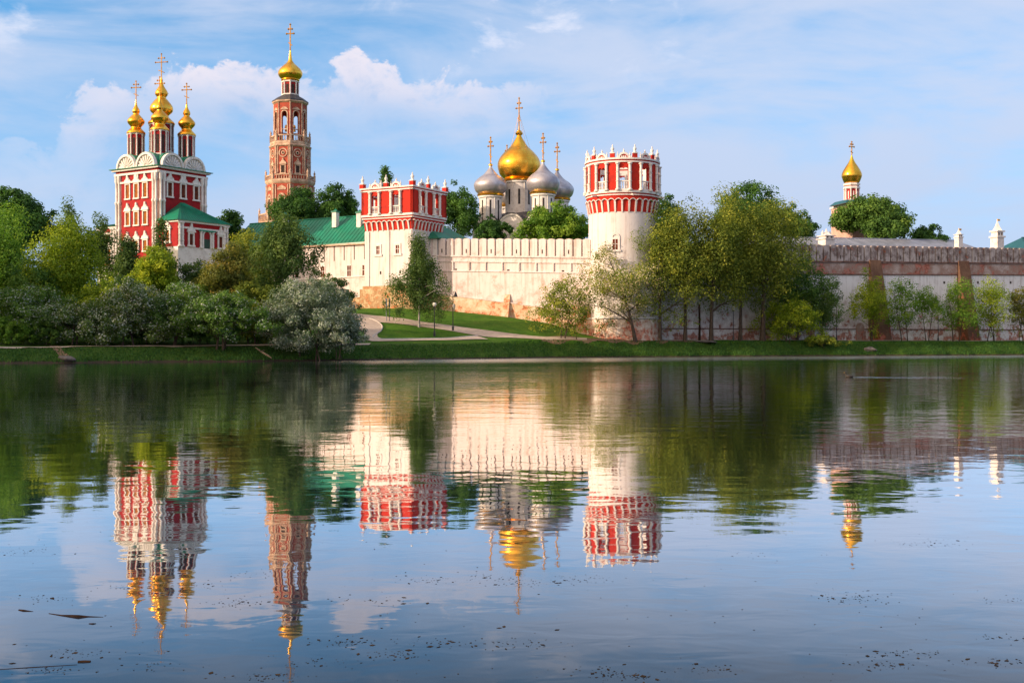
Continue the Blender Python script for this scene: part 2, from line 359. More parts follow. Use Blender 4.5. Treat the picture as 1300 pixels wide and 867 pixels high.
def hit(px, py, y0=100.0, y1=240.0):              # where a sight line meets the ground
    ys = np.linspace(y0, y1, 2801); xs = (px - 650) * ys / F; zs = EYE + (HOR - py) * ys / F
    below = np.nonzero(ground(xs, ys) >= zs)[0]
    i = below[0] if len(below) else len(ys) - 1
    return float(xs[i]), float(ys[i])

def grid_mesh(name, xs, ys, zf, mat):
    X, Y = np.meshgrid(xs, ys); Z = zf(X, Y); nx, ny = len(xs), len(ys)
    v = np.stack([X.ravel(), Y.ravel(), Z.ravel()], 1)
    i = np.arange(nx * ny).reshape(ny, nx)
    q = np.stack([i[:-1, :-1].ravel(), i[:-1, 1:].ravel(), i[1:, 1:].ravel(), i[1:, :-1].ravel()], 1)
    return quads(name, v, q, mat, smooth=True)
def quads(name, v, q, mat, parent=None, smooth=False, tone=None):
    me = bpy.data.meshes.new(name); me.vertices.add(len(v)); me.vertices.foreach_set('co', np.asarray(v, np.float32).ravel())
    me.loops.add(q.size); me.loops.foreach_set('vertex_index', q.astype(np.int32).ravel())
    me.polygons.add(len(q)); me.polygons.foreach_set('loop_start', np.arange(0, q.size, 4, dtype=np.int32))
    try: me.polygons.foreach_set('loop_total', np.full(len(q), 4, np.int32))
    except Exception: pass
    if smooth: me.polygons.foreach_set('use_smooth', np.ones(len(q), bool))
    if tone is not None:
        a = me.attributes.new('tone', 'FLOAT', 'POINT'); a.data.foreach_set('value', np.asarray(tone, np.float32))
    me.update(calc_edges=True); me.materials.append(mat)
    o = bpy.data.objects.new(name, me); C.objects.link(o); o.parent = parent
    return o

def grass_mat():
    m, g, b, out = newmat('mown_grass'); p = wpos(g); z = g.xyz(p)[2]
    n1 = g.noise(p, 0.35, 6, 0.6); n2 = g.noise(p, 3.0, 8, 0.75)
    col = g.mix(g.ramp(n1, 0.35, 0.65), (0.055, 0.150, 0.010), (0.100, 0.215, 0.016))
    col = g.mix(g.ramp(n2, 0.35, 0.75), g.mix(1.0, col, (0.55, 0.62, 0.6), 'MULTIPLY'), col)
    col = g.mix(g.m('MULTIPLY', g.ramp(g.noise(p, 0.7, 7, 0.72), 0.54, 0.70), 0.65), col, (0.12, 0.12, 0.03))
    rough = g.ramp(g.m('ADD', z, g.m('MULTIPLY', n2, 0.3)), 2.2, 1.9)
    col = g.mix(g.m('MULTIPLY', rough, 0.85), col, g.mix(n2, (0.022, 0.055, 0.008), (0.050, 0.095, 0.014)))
    mud = g.m('MAXIMUM', g.ramp(g.m('ADD', z, g.m('MULTIPLY', n2, 0.25)), 0.42, 0.22), 0.0)
    col = g.mix(mud, col, (0.050, 0.040, 0.028))
    g.put(b.inputs['Base Color'], col); b.inputs['Roughness'].default_value = 0.9; b.inputs['Specular IOR Level'].default_value = 0.1
    bp = g.n('ShaderNodeBump'); bp.inputs['Strength'].default_value = 0.8; bp.inputs['Distance'].default_value = 0.12
    g.put(bp.inputs['Height'], g.noise(p, 6.0, 6, 0.7)); g.put(b.inputs['Normal'], bp.outputs[0])
    return m
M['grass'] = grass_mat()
xs = np.concatenate([[-2600, -1200, -600, -350, -220, -160, -130], np.arange(-110, 125, 0.8), [130, 150, 190, 260, 400, 700, 1400, 2800]])
ys = np.concatenate([[-300, -100, 0, 50, 80, 92], np.arange(98, 215, 0.7), [218, 225, 235, 250, 280, 330, 450, 800, 1600, 4000]])
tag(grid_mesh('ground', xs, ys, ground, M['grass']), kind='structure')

def water_mat():
    m, g, b, out = newmat('pond_water'); nt = m.node_tree; nt.nodes.remove(b)
    p = wpos(g); x, y, z = g.xyz(p)
    s = g.m('SUBTRACT', y, g.m('MULTIPLY', x, 0.57))           # across the pond, square to the far bank
    hgt = g.m('ADD', g.m('MULTIPLY', g.noise(g.map(p, (1.0, 1.35, 1)), 0.55, 2, 0.5), 1.0), g.m('MULTIPLY', g.noise(g.map(p, (1, 1.5, 1)), 1.9, 2, 0.5, 0.4), 0.26))
    calm = g.noise(g.map(p, (0.35, 1.0, 1)), 0.10, 3, 0.5)
    dist = g.ramp(y, 6, 60, 0.30, 1.0)
    amp = g.m('MULTIPLY', dist, g.ramp(calm, 0.32, 0.68, 0.45, 1.35))
    breeze = g.m('MULTIPLY', g.ramp(s, 100, 138), g.ramp(x, -30, -8))    # a cat's-paw of wind ripples along the far bank
    bp = g.n('ShaderNodeBump'); bp.inputs['Strength'].default_value = 1.0; g.put(bp.inputs['Distance'], g.m('MULTIPLY', amp, 0.023)); g.put(bp.inputs['Height'], hgt)
    gl = g.n('ShaderNodeBsdfGlossy'); gl.inputs['Color'].default_value = (0.97, 0.97, 0.99, 1); g.put(gl.inputs['Normal'], bp.outputs[0])
    g.put(gl.inputs['Roughness'], g.m('ADD', g.m('MULTIPLY', breeze, 0.19), 0.022))
    df = g.n('ShaderNodeBsdfDiffuse'); df.inputs['Color'].default_value = (0.008, 0.022, 0.042, 1)
    fr = g.n('ShaderNodeLayerWeight'); fr.inputs[0].default_value = 0.5; g.put(fr.inputs['Normal'], bp.outputs[0])
    mx = g.n('ShaderNodeMixShader'); g.put(mx.inputs[0], g.ramp(fr.outputs['Facing'], 0.665, 0.93, 0.05, 0.97))
    nt.links.new(df.outputs[0], mx.inputs[1]); nt.links.new(gl.outputs[0], mx.inputs[2]); nt.links.new(mx.outputs[0], out.inputs[0])
    return m
M['water'] = water_mat()
wx = np.linspace(-420, 420, 15); wy = np.linspace(-60, 300, 13)
tag(grid_mesh('water', wx, wy, lambda a, c: a * 0, M['water']), kind='structure')

# ------------------------------------------------------------------ paths
def strip(name, mat, edge_a, edge_b, lift=0.06, cross=6):
    """a paved sheet draped over the ground between two lines of ground points"""
    n = len(edge_a); v = []
    for j in range(cross + 1):
        t = j / cross
        for a, b in zip(edge_a, edge_b):
            x, y = a[0] + (b[0] - a[0]) * t, a[1] + (b[1] - a[1]) * t
            v.append((x, y, gz(x, y) + lift))
    v = np.array(v); i = np.arange(n * (cross + 1)).reshape(cross + 1, n)
    q = np.stack([i[:-1, :-1].ravel(), i[:-1, 1:].ravel(), i[1:, 1:].ravel(), i[1:, :-1].ravel()], 1)
    return tag(quads(name, v, q, mat, smooth=True), kind='structure')
def dense(pts, n=40):
    pts = np.array(pts, float); d = np.concatenate([[0], np.cumsum(np.hypot(*np.diff(pts, axis=0).T))]); t = np.linspace(0, d[-1], n)
    sp = spline([tuple(p) for p in pts], 12); sp = np.array([(a, b) for a, b in _raw(pts)])
    d = np.concatenate([[0], np.cumsum(np.hypot(*np.diff(sp, axis=0).T))]); t = np.linspace(0, d[-1], n)
    return np.stack([np.interp(t, d, sp[:, 0]), np.interp(t, d, sp[:, 1])], 1)
def _raw(pts, n=10):
    out = []; pts = [tuple(p) for p in pts]
    for i in range(len(pts) - 1):
        p0, p1, p2, p3 = pts[max(i - 1, 0)], pts[i], pts[i + 1], pts[min(i + 2, len(pts) - 1)]
        for j in range(n):
            t = j / n
            out.append(tuple(0.5 * (2 * b + (c - a) * t + (2 * a - 5 * b + 4 * c - d) * t * t + (3 * b - a - 3 * c + d) * t ** 3) for a, b, c, d in zip(p0, p1, p2, p3)))
    out.append(pts[-1]); return out
def onground(pts): return [hit(px, py) for px, py in pts]
up_top = dense(onground([(440, 398), (470, 400.5), (500, 403.5), (530, 408), (560, 412), (600, 417.5), (650, 424), (700, 428), (745, 429.6)]))
up_bot = dense(onground([(440, 409), (470, 409), (500, 411), (530, 414.5), (560, 418.5), (590, 423.5), (625, 428.5), (690, 431.2), (745, 432.2)]))
strip('upper_path', M['path'], up_top, up_bot)
lo_top = dense(onground([(440, 404), (455, 403), (472, 406), (484, 413), (484, 420), (474, 427), (478, 431.2), (520, 431.0), (570, 430.0), (606, 427)]))
lo_bot = dense(onground([(436, 420), (446, 419), (455, 419), (461, 421), (463, 425), (463, 430), (474, 434), (522, 433.2), (575, 432.4), (620, 431.5)]))
strip('lower_path', M['path'], lo_top, lo_bot, 0.09)
m = MB(); m.tube([(x, y, gz(x, y) + 0.08) for x, y in lo_top], 0.10, 5); tag(m.build('kerb', M['kerb']), 'pale curved kerb stones round the grass island', 'kerb')
xs_ = np.linspace(-75, -17, 60); strip('shore_path', M['path'], [(x, float(shore(x)) + 8.6 + .25 * sin(x * .3)) for x in xs_], [(x, float(shore(x)) + 6.4 + .25 * sin(x * .3)) for x in xs_], 0.07, 3)
xs_ = np.linspace(16, 100, 70); strip('wall_path', M['path'], [(x, float(shore(x)) + 9.2) for x in xs_], [(x, float(shore(x)) + 7.4) for x in xs_], 0.08, 3)
xs_ = np.linspace(4, 27, 40); strip('dirt_patch', M['dirt'], [(x, float(shore(x)) + 8.6 + .4 * sin(x)) for x in xs_], [(x, float(shore(x)) + 5.0 + .6 * sin(x * 1.7)) for x in xs_], 0.05, 5)
strip('dirt_track', M['dirt'], dense(onground([(63, 439.5), (67, 443), (72, 449), (79, 456)])), dense(onground([(73, 439.5), (78, 443), (84, 449), (91, 456)])), 0.05, 3)

# ------------------------------------------------------------------ shared building pieces
def cross(parent, c, z0, h, mat, ang=0.0, r=0.07, w=None):
    """three-barred Orthodox cross standing on a small ball"""
    m = MB(); w = w or h * 0.36; f = Fr((c[0], c[1]), (cos(ang), sin(ang)))
    m.tube([f.pt(0, z0), f.pt(0, z0 + h)], r, 6)
    m.tube([f.pt(-w, z0 + h * .66), f.pt(w, z0 + h * .66)], r * .9, 6)
    m.tube([f.pt(-w * .5, z0 + h * .83), f.pt(w * .5, z0 + h * .83)], r * .8, 6)
    m.tube([f.pt(-w * .5, z0 + h * .33), f.pt(w * .5, z0 + h * .22)], r * .8, 6)
    for u, z in ((-w, h * .66), (w, h * .66), (0, h), (-w * .5, h * .83), (w * .5, h * .83)):
        m.lathe(f.pt(u, 0)[:2], [(0.01, z0 + z - r * 2.0), (r * 1.9, z0 + z), (0.01, z0 + z + r * 2.0)], 6)
    return m.build('cross', mat, parent)
def onion(parent, c, z0, z1, rmax, neck, mat, name='dome', belt=None, seg=32, bulge=0.30, sub=None):
    H = z1 - z0
    p = spline([(neck, 0), (rmax * .90, H * bulge * .38), (rmax, H * bulge), (rmax * .93, H * (bulge + .13)), (rmax * .70, H * (bulge + .27)), (rmax * .42, H * (bulge + .39)), (rmax * .20, H * .84), (rmax * .10, H * .93), (rmax * .07, H)], 6)
    return one(lambda m: m.lathe(c, [(r, z0 + z) for r, z in p], seg), name, mat, parent, smooth=True)
def finial(parent, c, z, h, mat, r=0.2):
    return one(lambda m: m.lathe(c, [(r, z), (r, z + h * .12), (r * .55, z + h * .2), (r * .95, z + h * .42), (r * .9, z + h * .55), (r * .3, z + h * .68), (r * .42, z + h * .78), (0.02, z + h)], 8), 'finial', mat, parent, smooth=True)
def column(parent, fr, u, z0, z1, r, n, mat, rings=3, name='column'):
    c = fr.pt(u, 0, n)[:2]; H = z1 - z0; p = [(r * 1.6, z0), (r * 1.6, z0 + .05 * H), (r, z0 + .07 * H)]
    for k in range(1, rings + 1):
        zc = z0 + H * k / (rings + 1); p += [(r, zc - .012 * H), (r * 1.45, zc - .006 * H), (r * 1.45, zc + .006 * H), (r, zc + .012 * H)]
    p += [(r, z1 - .06 * H), (r * 1.6, z1 - .04 * H), (r * 1.6, z1)]
    return one(lambda m: m.lathe(c, p, 8), name, mat, parent, smooth=True)
def window(parent, fr, u, z0, w, h, frame, pane, style='plain', fw=0.16, proud=0.12, bars=True):
    m = MB()
    m.box(fr, u - w / 2 - fw, u - w / 2, z0, z0 + h, 0.004, proud); m.box(fr, u + w / 2, u + w / 2 + fw, z0, z0 + h, 0.004, proud)
    m.box(fr, u - w / 2 - fw * 1.5, u + w / 2 + fw * 1.5, z0 - fw * 1.1, z0, 0.004, proud + .06); m.box(fr, u - w / 2 - fw, u + w / 2 + fw, z0 + h, z0 + h + fw, 0.004, proud)
    zt = z0 + h + fw; W = w / 2 + fw
    if style == 'baroque':
        m.box(fr, u - W * 1.3, u + W * 1.3, zt, zt + .14, 0.006, proud + .12)
        prof = [(u - W * 1.25, zt + .15)] + arc(u - W * .72, zt + .15, W * .5, 5, W * .75)[1:-1] + arc(u, zt + .15 + W * .55, W * .62, 7, W * .85, pi * .93, pi * .07) + arc(u + W * .72, zt + .15, W * .5, 5, W * .75)[1:-1] + [(u + W * 1.25, zt + .15)]
        m.prism(fr, prof, 0.005, proud + .05)
        m.prism(fr, arc(u, zt + .15 + W * 1.2, W * .30, 6, W * .75), 0.006, proud + .10)
    elif style == 'arch':
        m.band(fr, arc(u, z0 + h + fw, W, 8), arc(u, z0 + h + fw, W * .55, 8), 0.005, proud)
    elif style == 'kokosh':
        m.prism(fr, [(u - W * 1.1, zt)] + arc(u, zt, W, 7, W * .8)[1:-1] + [(u + W * 1.1, zt)], 0.005, proud)
    fo = m.build('window', frame, parent)
    q = MB(); q.box(fr, u - w / 2, u + w / 2, z0, z0 + h, 0.005, 0.03); q.build('pane', pane, fo)
    if bars:
        b2 = MB(); b2.box(fr, u - .03, u + .03, z0, z0 + h, 0.031, 0.055); b2.box(fr, u - w / 2, u + w / 2, z0 + h * .55 - .03, z0 + h * .55 + .03, 0.032, 0.056); b2.build('glazing_bar', frame, fo)
    return fo
def octo(c, ap, k, base=0.0):                     # face k of an octagonal drum, vertex towards the pond
    a = base + pi / 8 + k * pi / 4; n = (sin(a), -cos(a)); u = (cos(a), sin(a)); w = 2 * ap * tan(pi / 8)
    return Fr((c[0] + n[0] * ap - u[0] * w / 2, c[1] + n[1] * ap - u[1] * w / 2), u), w

# ------------------------------------------------------------------ battlement crown shared by both wall towers
def crown(root, fr, W, bays, ow, z0, z1, wallmat, ends=True, closed=False, thick=0.45):
    H = z1 - z0; cw = 0.36                                    # cw: from opening edge to column axis
    cuts = sorted([(c - ow / 2, c + ow / 2) for c in bays])
    zo0, zo1 = z0 + 0.05 * H, z0 + 0.70 * H
    u = 0.0 if not closed else cuts[0][0] - (W / len(bays) - ow)
    for a, b in cuts:
        one(lambda m: m.box(fr, u, a, z0, z1 - .12 * H, -thick, 0.0), 'red_panel', wallmat, root); u = b
    if not closed: one(lambda m: m.box(fr, u, W, z0, z1 - .12 * H, -thick, 0.0), 'red_panel', wallmat, root)
    for c in bays:
        prof = [(c - ow / 2, zo1 - .05 * H)] + arc(c - ow / 4, zo1 - .03 * H, ow / 4, 5, .06 * H)[0:] + arc(c + ow / 4, zo1 - .03 * H, ow / 4, 5, .06 * H) + [(c + ow / 2, zo1 - .05 * H), (c + ow / 2, z1 - .12 * H), (c - ow / 2, z1 - .12 * H)]
        one(lambda m: m.prism(fr, prof, -thick + .02, -0.02), 'arched_lintel', wallmat, root)
        one(lambda m: m.box(fr, c - ow / 2, c + ow / 2, z0, zo0, -thick, 0.02), 'sill', M['trim'], root)
        rail = one(lambda m: m.box(fr, c - ow / 2, c + ow / 2, z0 + .27 * H, z0 + .31 * H, -.22, -.02), 'balustrade', M['trim'], root)
        for q in range(4):
            uu = c - ow / 2 + ow * (q + .5) / 4
            one(lambda m: m.lathe(fr.pt(uu, 0, -.12)[:2], [(.06, zo0), (.10, zo0 + .06 * H), (.04, zo0 + .12 * H), (.09, z0 + .22 * H), (.05, z0 + .27 * H)], 6), 'baluster', M['trim'], rail)
        for s in (-1, 1): column(root, fr, c + s * (ow / 2 + cw - .16), z0 + .0, z1 - .14 * H, 0.205, 0.16, M['trim'], 2)
        # pediment over the opening: white rim, red field, little urn
        zr = z1 + 0.10; rr = ow * .62
        rim = one(lambda m: m.band(fr, arc(c, zr, rr, 10, rr * .95), arc(c, zr, rr * .70, 10, rr * .62), -.30, 0.10), 'pediment', M['trim'], root)
        one(lambda m: m.prism(fr, arc(c, zr, rr * .70, 10, rr * .62), -.24, 0.0), 'pediment_field', wallmat, rim)
        for q in (-.33, 0, .33): one(lambda m: m.prism(fr, arc(c + q * rr, zr + .02, rr * .11, 5, rr * .38), -.02, 0.06), 'pediment_niche', M['trim'], rim)
        finial(root, fr.pt(c, 0, -.10)[:2], zr + rr * .95 - .03, .55, M['trim'], .15)
        for s in (-1, 1): finial(root, fr.pt(c + s * (ow / 2 + cw - .14), 0, .05)[:2], z1 + .1, .85, M['trim'], .13)
    for a, b in [(p[1], q[0]) for p, q in zip(cuts[:-1], cuts[1:])] + ([] if closed else [(thick + .1, cuts[0][0]), (cuts[-1][1], W - thick - .1)]) + ([(cuts[-1][1], cuts[-1][1] + W / len(bays) - ow)] if closed else []):
        one(lambda m: m.box(fr, a - .02, b + .02, z0 - .02, z1 - .10 * H, -thick - .07, -thick - .004), 'inner_lining', M['white'], root)
    for c in bays: one(lambda m: m.box(fr, c - ow / 2 - .01, c + ow / 2 + .01, zo1 + .06 * H, z1 - .10 * H, -thick - .06, -thick + .016), 'inner_lining', M['white'], root)
    mids = []
    for (a, b), (a2, b2) in zip(cuts[:-1], cuts[1:]): mids.append((b + a2) / 2)
    if closed: mids.append(cuts[-1][1] + (W / len(bays) - ow) / 2)
    for c in mids:
        one(lambda m: m.box(fr, c - .32, c + .32, z1 + .10, z1 + .72, -.42, .08), 'pedestal', wallmat, root)
        one(lambda m: m.box(fr, c - .38, c + .38, z1 + .72, z1 + .82, -.47, .13), 'pedestal_cap', M['trim'], root)
        finial(root, fr.pt(c, 0, -.17)[:2], z1 + .82, 1.25, M['trim'], .26)
    e0, e1 = (0, W) if not closed else (-W / 2, W / 2)
    ex = 0.14 if not closed else 0
    one(lambda m: m.box(fr, e0 - ex, e1 + ex, z1 - .12 * H, z1 - .075 * H, -thick - .03, .14), 'frieze_moulding', M['trim'], root)
    one(lambda m: m.box(fr, e0, e1, z1 - .075 * H, z1 - .03 * H, -thick, .03), 'frieze', wallmat, root)
    one(lambda m: m.box(fr, e0 - ex * 1.3, e1 + ex * 1.3, z1 - .03 * H, z1 + .10, -thick - .05, .22), 'cornice', M['trim'], root)

def machicolation(root, fr, W, n, z0, z1, red, off=0.0, out=0.42, closed=False):
    H = z1 - z0; e0, e1 = (0, W) if not closed else (-W / 2, W / 2)
    one(lambda m: m.box(fr, e0 + .03, e1 - .03 if not closed else e1, z0, z1, -.6, .04, .32), 'flared_band', red, root)
    for k in range(n):
        u = e0 + W * (k + .5) / n; w = .115
        one(lambda m: m.hexa([fr.pt(u - w, z0 - .1, 0), fr.pt(u + w, z0 - .1, 0), fr.pt(u + w, z0 - .1, .10), fr.pt(u - w, z0 - .1, .10),
                              fr.pt(u - w * 1.1, z0 + H * .62, 0), fr.pt(u + w * 1.1, z0 + H * .62, 0), fr.pt(u + w * 1.1, z0 + H * .62, out), fr.pt(u - w * 1.1, z0 + H * .62, out)]), 'corbel', M['white'], root)
    p = W / n; pts = []; kk = 6
    for i in range(n * kk + 1):
        u = e0 + W * i / (n * kk); ph = (i / kk + .5) % 1.0
        pts.append((u, z0 + H * (.64 + .14 * abs(sin(pi * ph)))))
    one(lambda m: m.band(fr, [(u, z + .06) for u, z in pts], [(u, z - .05) for u, z in pts], .18, out + .05), 'arcade_moulding', M['trim'], root)
    one(lambda m: m.box(fr, e0 - (.3 if not closed else 0), e1 + (.3 if not closed else 0), z1 - .05, z1 + .10, -.6, out + .02), 'string_course', M['trim'], root)
    one(lambda m: m.box(fr, e0 - (.3 if not closed else 0), e1 + (.3 if not closed else 0), z1 + .10, z1 + .30, -.55, out - .10), 'red_band', red, root)
    one(lambda m: m.box(fr, e0 - (.4 if not closed else 0), e1 + (.4 if not closed else 0), z1 + .30, z1 + .62, -.55, out + .10), 'crown_ledge', M['trim'], root)

# ------------------------------------------------------------------ round tower
def round_tower():
    D = 173.0; c = (xat(790, D), D); zb = 2.3; r = 4.91
    t = thing('round_tower', (c[0], c[1], zb), 'round white corner tower with a red and white battlement crown', 'tower')
    f = Cyl(c, r, 0.0); zm0 = zat(268.5, D - r); zm1 = zat(247.5, D - r); zc0 = zm1 + .62; zc1 = zat(201.5, D - r)
    one(lambda m: m.lathe(c, [(r + .15, zb - 1), (r + .02, zat(395, D)), (r, zm0 + .2), (r, zm1 + .55)], 64), 'shaft', M['tower_white'], t, smooth=True)
    one(lambda m: m.lathe(c, [(r + .75, zb - 1), (r + .50, zat(407, D)), (r + .42, zat(406, D)), (r + .1, zat(405.5, D))], 64), 'plinth', M['round_plinth'], t, smooth=True)
    one(lambda m: m.box(f, -pi * r, pi * r, zat(405.5, D), zat(404, D), -.1, .60), 'plinth_ledge', M['trim'], t)
    machicolation(t, f, 2 * pi * r, 32, zm0, zm1, M['redorange'], closed=True)
    rc = r + .38; fc = Cyl(c, rc, R(-3)); W = 2 * pi * rc
    crown(t, fc, W, [W * k / 10 - W / 2 + W * .5 for k in range(-4, 6)], 1.30, zc0, zc1, M['redorange'], closed=True)
    one(lambda m: m.lathe(c, [(r + .2, zc0 - .35), (r + .2, zc0 - .05)], 40), 'floor_deck', M['greyroof'], t)
    fw = Cyl(c, r + .02, 0.0)
    for ph in (-17, 55): window(t, fw, r * R(ph) + (0), zat(317, D - r), .75, 1.5, M['white'], M['brownwin'], 'arch', .28, .10)
    for ph, pz in ((-40, 372), (8, 350), (20, 390)): window(t, fw, r * R(ph), zat(pz, D - r), .35, .6, M['white'], M['void'], 'plain', .08, .05, False)
    for ph in (-46, 72, 12): one(lambda m: m.tube([fc.pt(rc * R(ph), zc0 - .6, .1), fc.pt(rc * R(ph), zc0 - .75, 1.0)], .12, 6), 'gargoyle_spout', M['trim'], t)
round_tower()

# ------------------------------------------------------------------ square tower
AU = (cos(R(29)), -sin(R(29))); AN = (-sin(R(29)), -cos(R(29)))       # the convent's grid: along the lit faces / out of them
AV = (-AN[0], -AN[1])
def along(p, u, v=0.0): return (p[0] + u * AU[0] + v * AV[0], p[1] + u * AU[1] + v * AV[1])
def square_tower():
    D = 178.0; C0 = (xat(523, D), D); s = 8.65; zb = 7.2
    A = along(C0, -s); B = along(C0, 0, s); E = along(C0, -s, s)
    t = thing('square_tower', (*along(C0, -s / 2, s / 2), zb), 'square white wall tower with a red battlement crown', 'tower')
    z0 = zat(362, D); zm0 = zat(290.5, D); zm1 = zat(275.5, D); zc0 = zm1 + .62; zc1 = zat(236.5, D)
    m = MB(); fl = Fr(A, AU); m.box(fl, 0, s, zb - 3, zm1 + .5, -s, 0); m.build('shaft', M['tower_white'], t)
    faces = [Fr(A, AU), Fr(C0, AV), Fr(B, (-AU[0], -AU[1])), Fr(E, (-AV[0], -AV[1]))]
    b = MB()
    for k, (zz, o) in enumerate(((zb - 3.5, .95), (zat(376, D), .75), (zat(368, D), .45))):
        pass
    pl = one(lambda m: m.box(fl, -.9, s + .9, zb - 3.5, zat(376, D), -s - .9, .9), 'plinth', M['stonebase'], t)
    one(lambda m: m.box(fl, -.6, s + .6, zat(376, D), zat(366, D), -s - .6, .6), 'plinth', M['stonebase'], t)
    one(lambda m: m.box(fl, -.3, s + .3, zat(366, D), z0, -s - .3, .3), 'plinth', M['stonebase'], t)
    for zz, o in ((zat(381, D), .9), (zat(371, D), .6)):
        for uu in (1.8, 4.9, 7.4): window(t, fl, uu, zz, .28, .35, M['stonebase'], M['void'], 'plain', .02, o + .02, False) if False else None
    for fr in faces[:2]:
        for u, w in ((.42, .84), (s / 2, .55), (s - .42, .84)):
            one(lambda m: m.box(fr, max(u - w / 2, .01), min(u + w / 2, s - .01), z0 + .02, zm0 - .12, -.02, .14), 'pilaster', M['tower_white'], t)
        for u in (s * .285, s * .70):
            window(t, fr, u, zat(321, D), .62, 1.25, M['white'], M['brownwin'], 'plain', .30, .12)
            one(lambda m: m.box(fr, u + .3, u + .56, zat(347, D), zat(343, D), -.01, .03), 'loophole', M['void'], t)
    off = .42
    oc = [along(A, -off, -off), along(C0, off, -off), along(B, off, off), along(E, -off, off)]
    for i, fr in enumerate(faces):
        machicolation(t, fr, s, 9, zm0, zm1, M['redorange'])
    S = s + 2 * off
    for i, (p, u) in enumerate(zip(oc, (AU, AV, (-AU[0], -AU[1]), (-AV[0], -AV[1])))):
        crown(t, Fr(p, u), S, [S * .27, S * .68], 1.30, zc0, zc1, M['redorange'])
    one(lambda m: m.box(fl, -.3, s + .3, zc0 - .5, zc0 - .1, -s - .3, .3), 'floor_deck', M['greyroof'], t)
    for p in oc:
        q = (p[0] * .97 + t.location[0] * .03, p[1] * .97 + t.location[1] * .03)
        fr = Fr(q, AU)
        one(lambda m: m.box(fr, -.36, .36, zc1 + .10, zc1 + .72, -.36, .36), 'pedestal', M['redorange'], t)
        one(lambda m: m.box(fr, -.42, .42, zc1 + .72, zc1 + .82, -.42, .42), 'pedestal_cap', M['trim'], t)
        finial(t, q, zc1 + .82, 1.3, M['trim'], .28)
square_tower()

# ------------------------------------------------------------------ fortress walls
def wall_run(name, label, p0, u, L0, zt0, zt1, zb0, zb1, mw, mm, mp, ml, mband=None, pitch=1.38, band=4.1, loops=True, merl=True, plinth_h=2.4):
    t = thing(name, (p0[0] + u[0] * L0 / 2, p0[1] + u[1] * L0 / 2, (zb0 + zb1) / 2), label, 'fortress wall')
    fr = Fr(p0, u); zt = lambda q: zt0 + (zt1 - zt0) * q / L0; zb = lambda q: zb0 + (zb1 - zb0) * q / L0
    def run(z_lo, z_hi, n0, n1, nm, mat, n1b=None):
        n1b = n1 if n1b is None else n1b
        def fn(m):
            k = max(1, int(L0 / 4))
            for i in (0,):
                m.hexa([fr.pt(0, z_lo(0), n0), fr.pt(L0, z_lo(L0), n0), fr.pt(L0, z_lo(L0), n1b), fr.pt(0, z_lo(0), n1b),
                        fr.pt(0, z_hi(0), n0), fr.pt(L0, z_hi(L0), n0), fr.pt(L0, z_hi(L0), n1), fr.pt(0, z_hi(0), n1)])
        return one(fn, nm, mat, t)
    mh = 2.5 if merl else 0.0
    run(lambda q: zb(q) - 2.5, lambda q: zt(q) - mh - .25, -2.4, 0, 'wall_body', mw)
    run(lambda q: zb(q) - 2.5, lambda q: zb(q) + plinth_h, -2.0, .30, 'plinth', mp, .42)
    run(lambda q: zb(q) + plinth_h, lambda q: zb(q) + plinth_h + .16, -1.9, .38, 'plinth_ledge', ml)
    if mband: run(lambda q: zt(q) - band - .0, lambda q: zt(q) - mh - .30, -1.8, .05, 'brick_band', mband)
    run(lambda q: zt(q) - band - .18, lambda q: zt(q) - band, -1.7, .16, 'string_course', ml)
    run(lambda q: zt(q) - mh - .25, lambda q: zt(q) - mh, -1.6, .20, 'string_course', ml)
    if merl:
        run(lambda q: zt(q) - mh, lambda q: zt(q) - .28, -1.05, -.55, 'parapet', M['void'])  # near-black backing: its colour stands in for shade in the gaps between merlons
        n = int(L0 / pitch); pw = L0 / n
        for k in range(n):
            uc = pw * (k + .5); w = pw / 2 - .12; z = zt(uc)
            prof = [(uc - w, z - mh)] + [(uc + w, z - mh)] + [(uc + w, z - .12)] + arc(uc, z - .12, w, 6, .20, 0, pi)[1:-1] + [(uc - w, z - .12)]
            one(lambda m: m.prism(fr, prof, -.55, .14), 'merlon', mm, t)
            if k % 3 == 1: one(lambda m: m.box(fr, uc - .09, uc + .09, z - mh + .35, z - mh + .95, .10, .155), 'loophole', M['void'], t)
    if loops:
        n = int(L0 / 7.5)
        for k in range(n):
            uc = L0 * (k + .5) / n; z = zt(uc) - band - 1.6
            one(lambda m: m.box(fr, uc - .2, uc + .2, z, z + .4, -.03, .025), 'loophole', M['void'], t)
    return t, fr, zt, zb
p1 = (11.5, 171.6); L1 = math.hypot(p1[0] - WALL0[0], p1[1] - WALL0[1])
tl, fl_, zt_, zb_ = wall_run('fortress_wall', 'sunlit white crenellated wall between the square and the round tower', WALL0, (p1[0] - WALL0[0], p1[1] - WALL0[1]), L1,
         18.0, 16.98, 7.3, 3.9, M['wall_lit'], M['wall_lit'], M['plinth'], M['wall_lit'], plinth_h=2.3, band=3.35)
for q in range(int(L1 / 2.75)):                                # bracket row under the parapet
    uc = 1.2 + 2.75 * q; z = zt_(uc)
    one(lambda m: m.box(fl_, uc - .10, uc + .10, z - 4.75, z - 3.5, -.01, .20), 'bracket', M['wall_lit'], tl)
one(lambda m: m.hexa([fl_.pt(.1, zt_(0) - 4.95, -.1), fl_.pt(L1, zt_(L1) - 4.95, -.1), fl_.pt(L1, zt_(L1) - 4.95, .16), fl_.pt(.1, zt_(0) - 4.95, .16), fl_.pt(.1, zt_(0) - 4.78, -.1), fl_.pt(L1, zt_(L1) - 4.78, -.1), fl_.pt(L1, zt_(L1) - 4.78, .10), fl_.pt(.1, zt_(0) - 4.78, .10)]), 'string_course', M['wall_lit'], tl)
uc = 13.1; zb = zb_(uc)
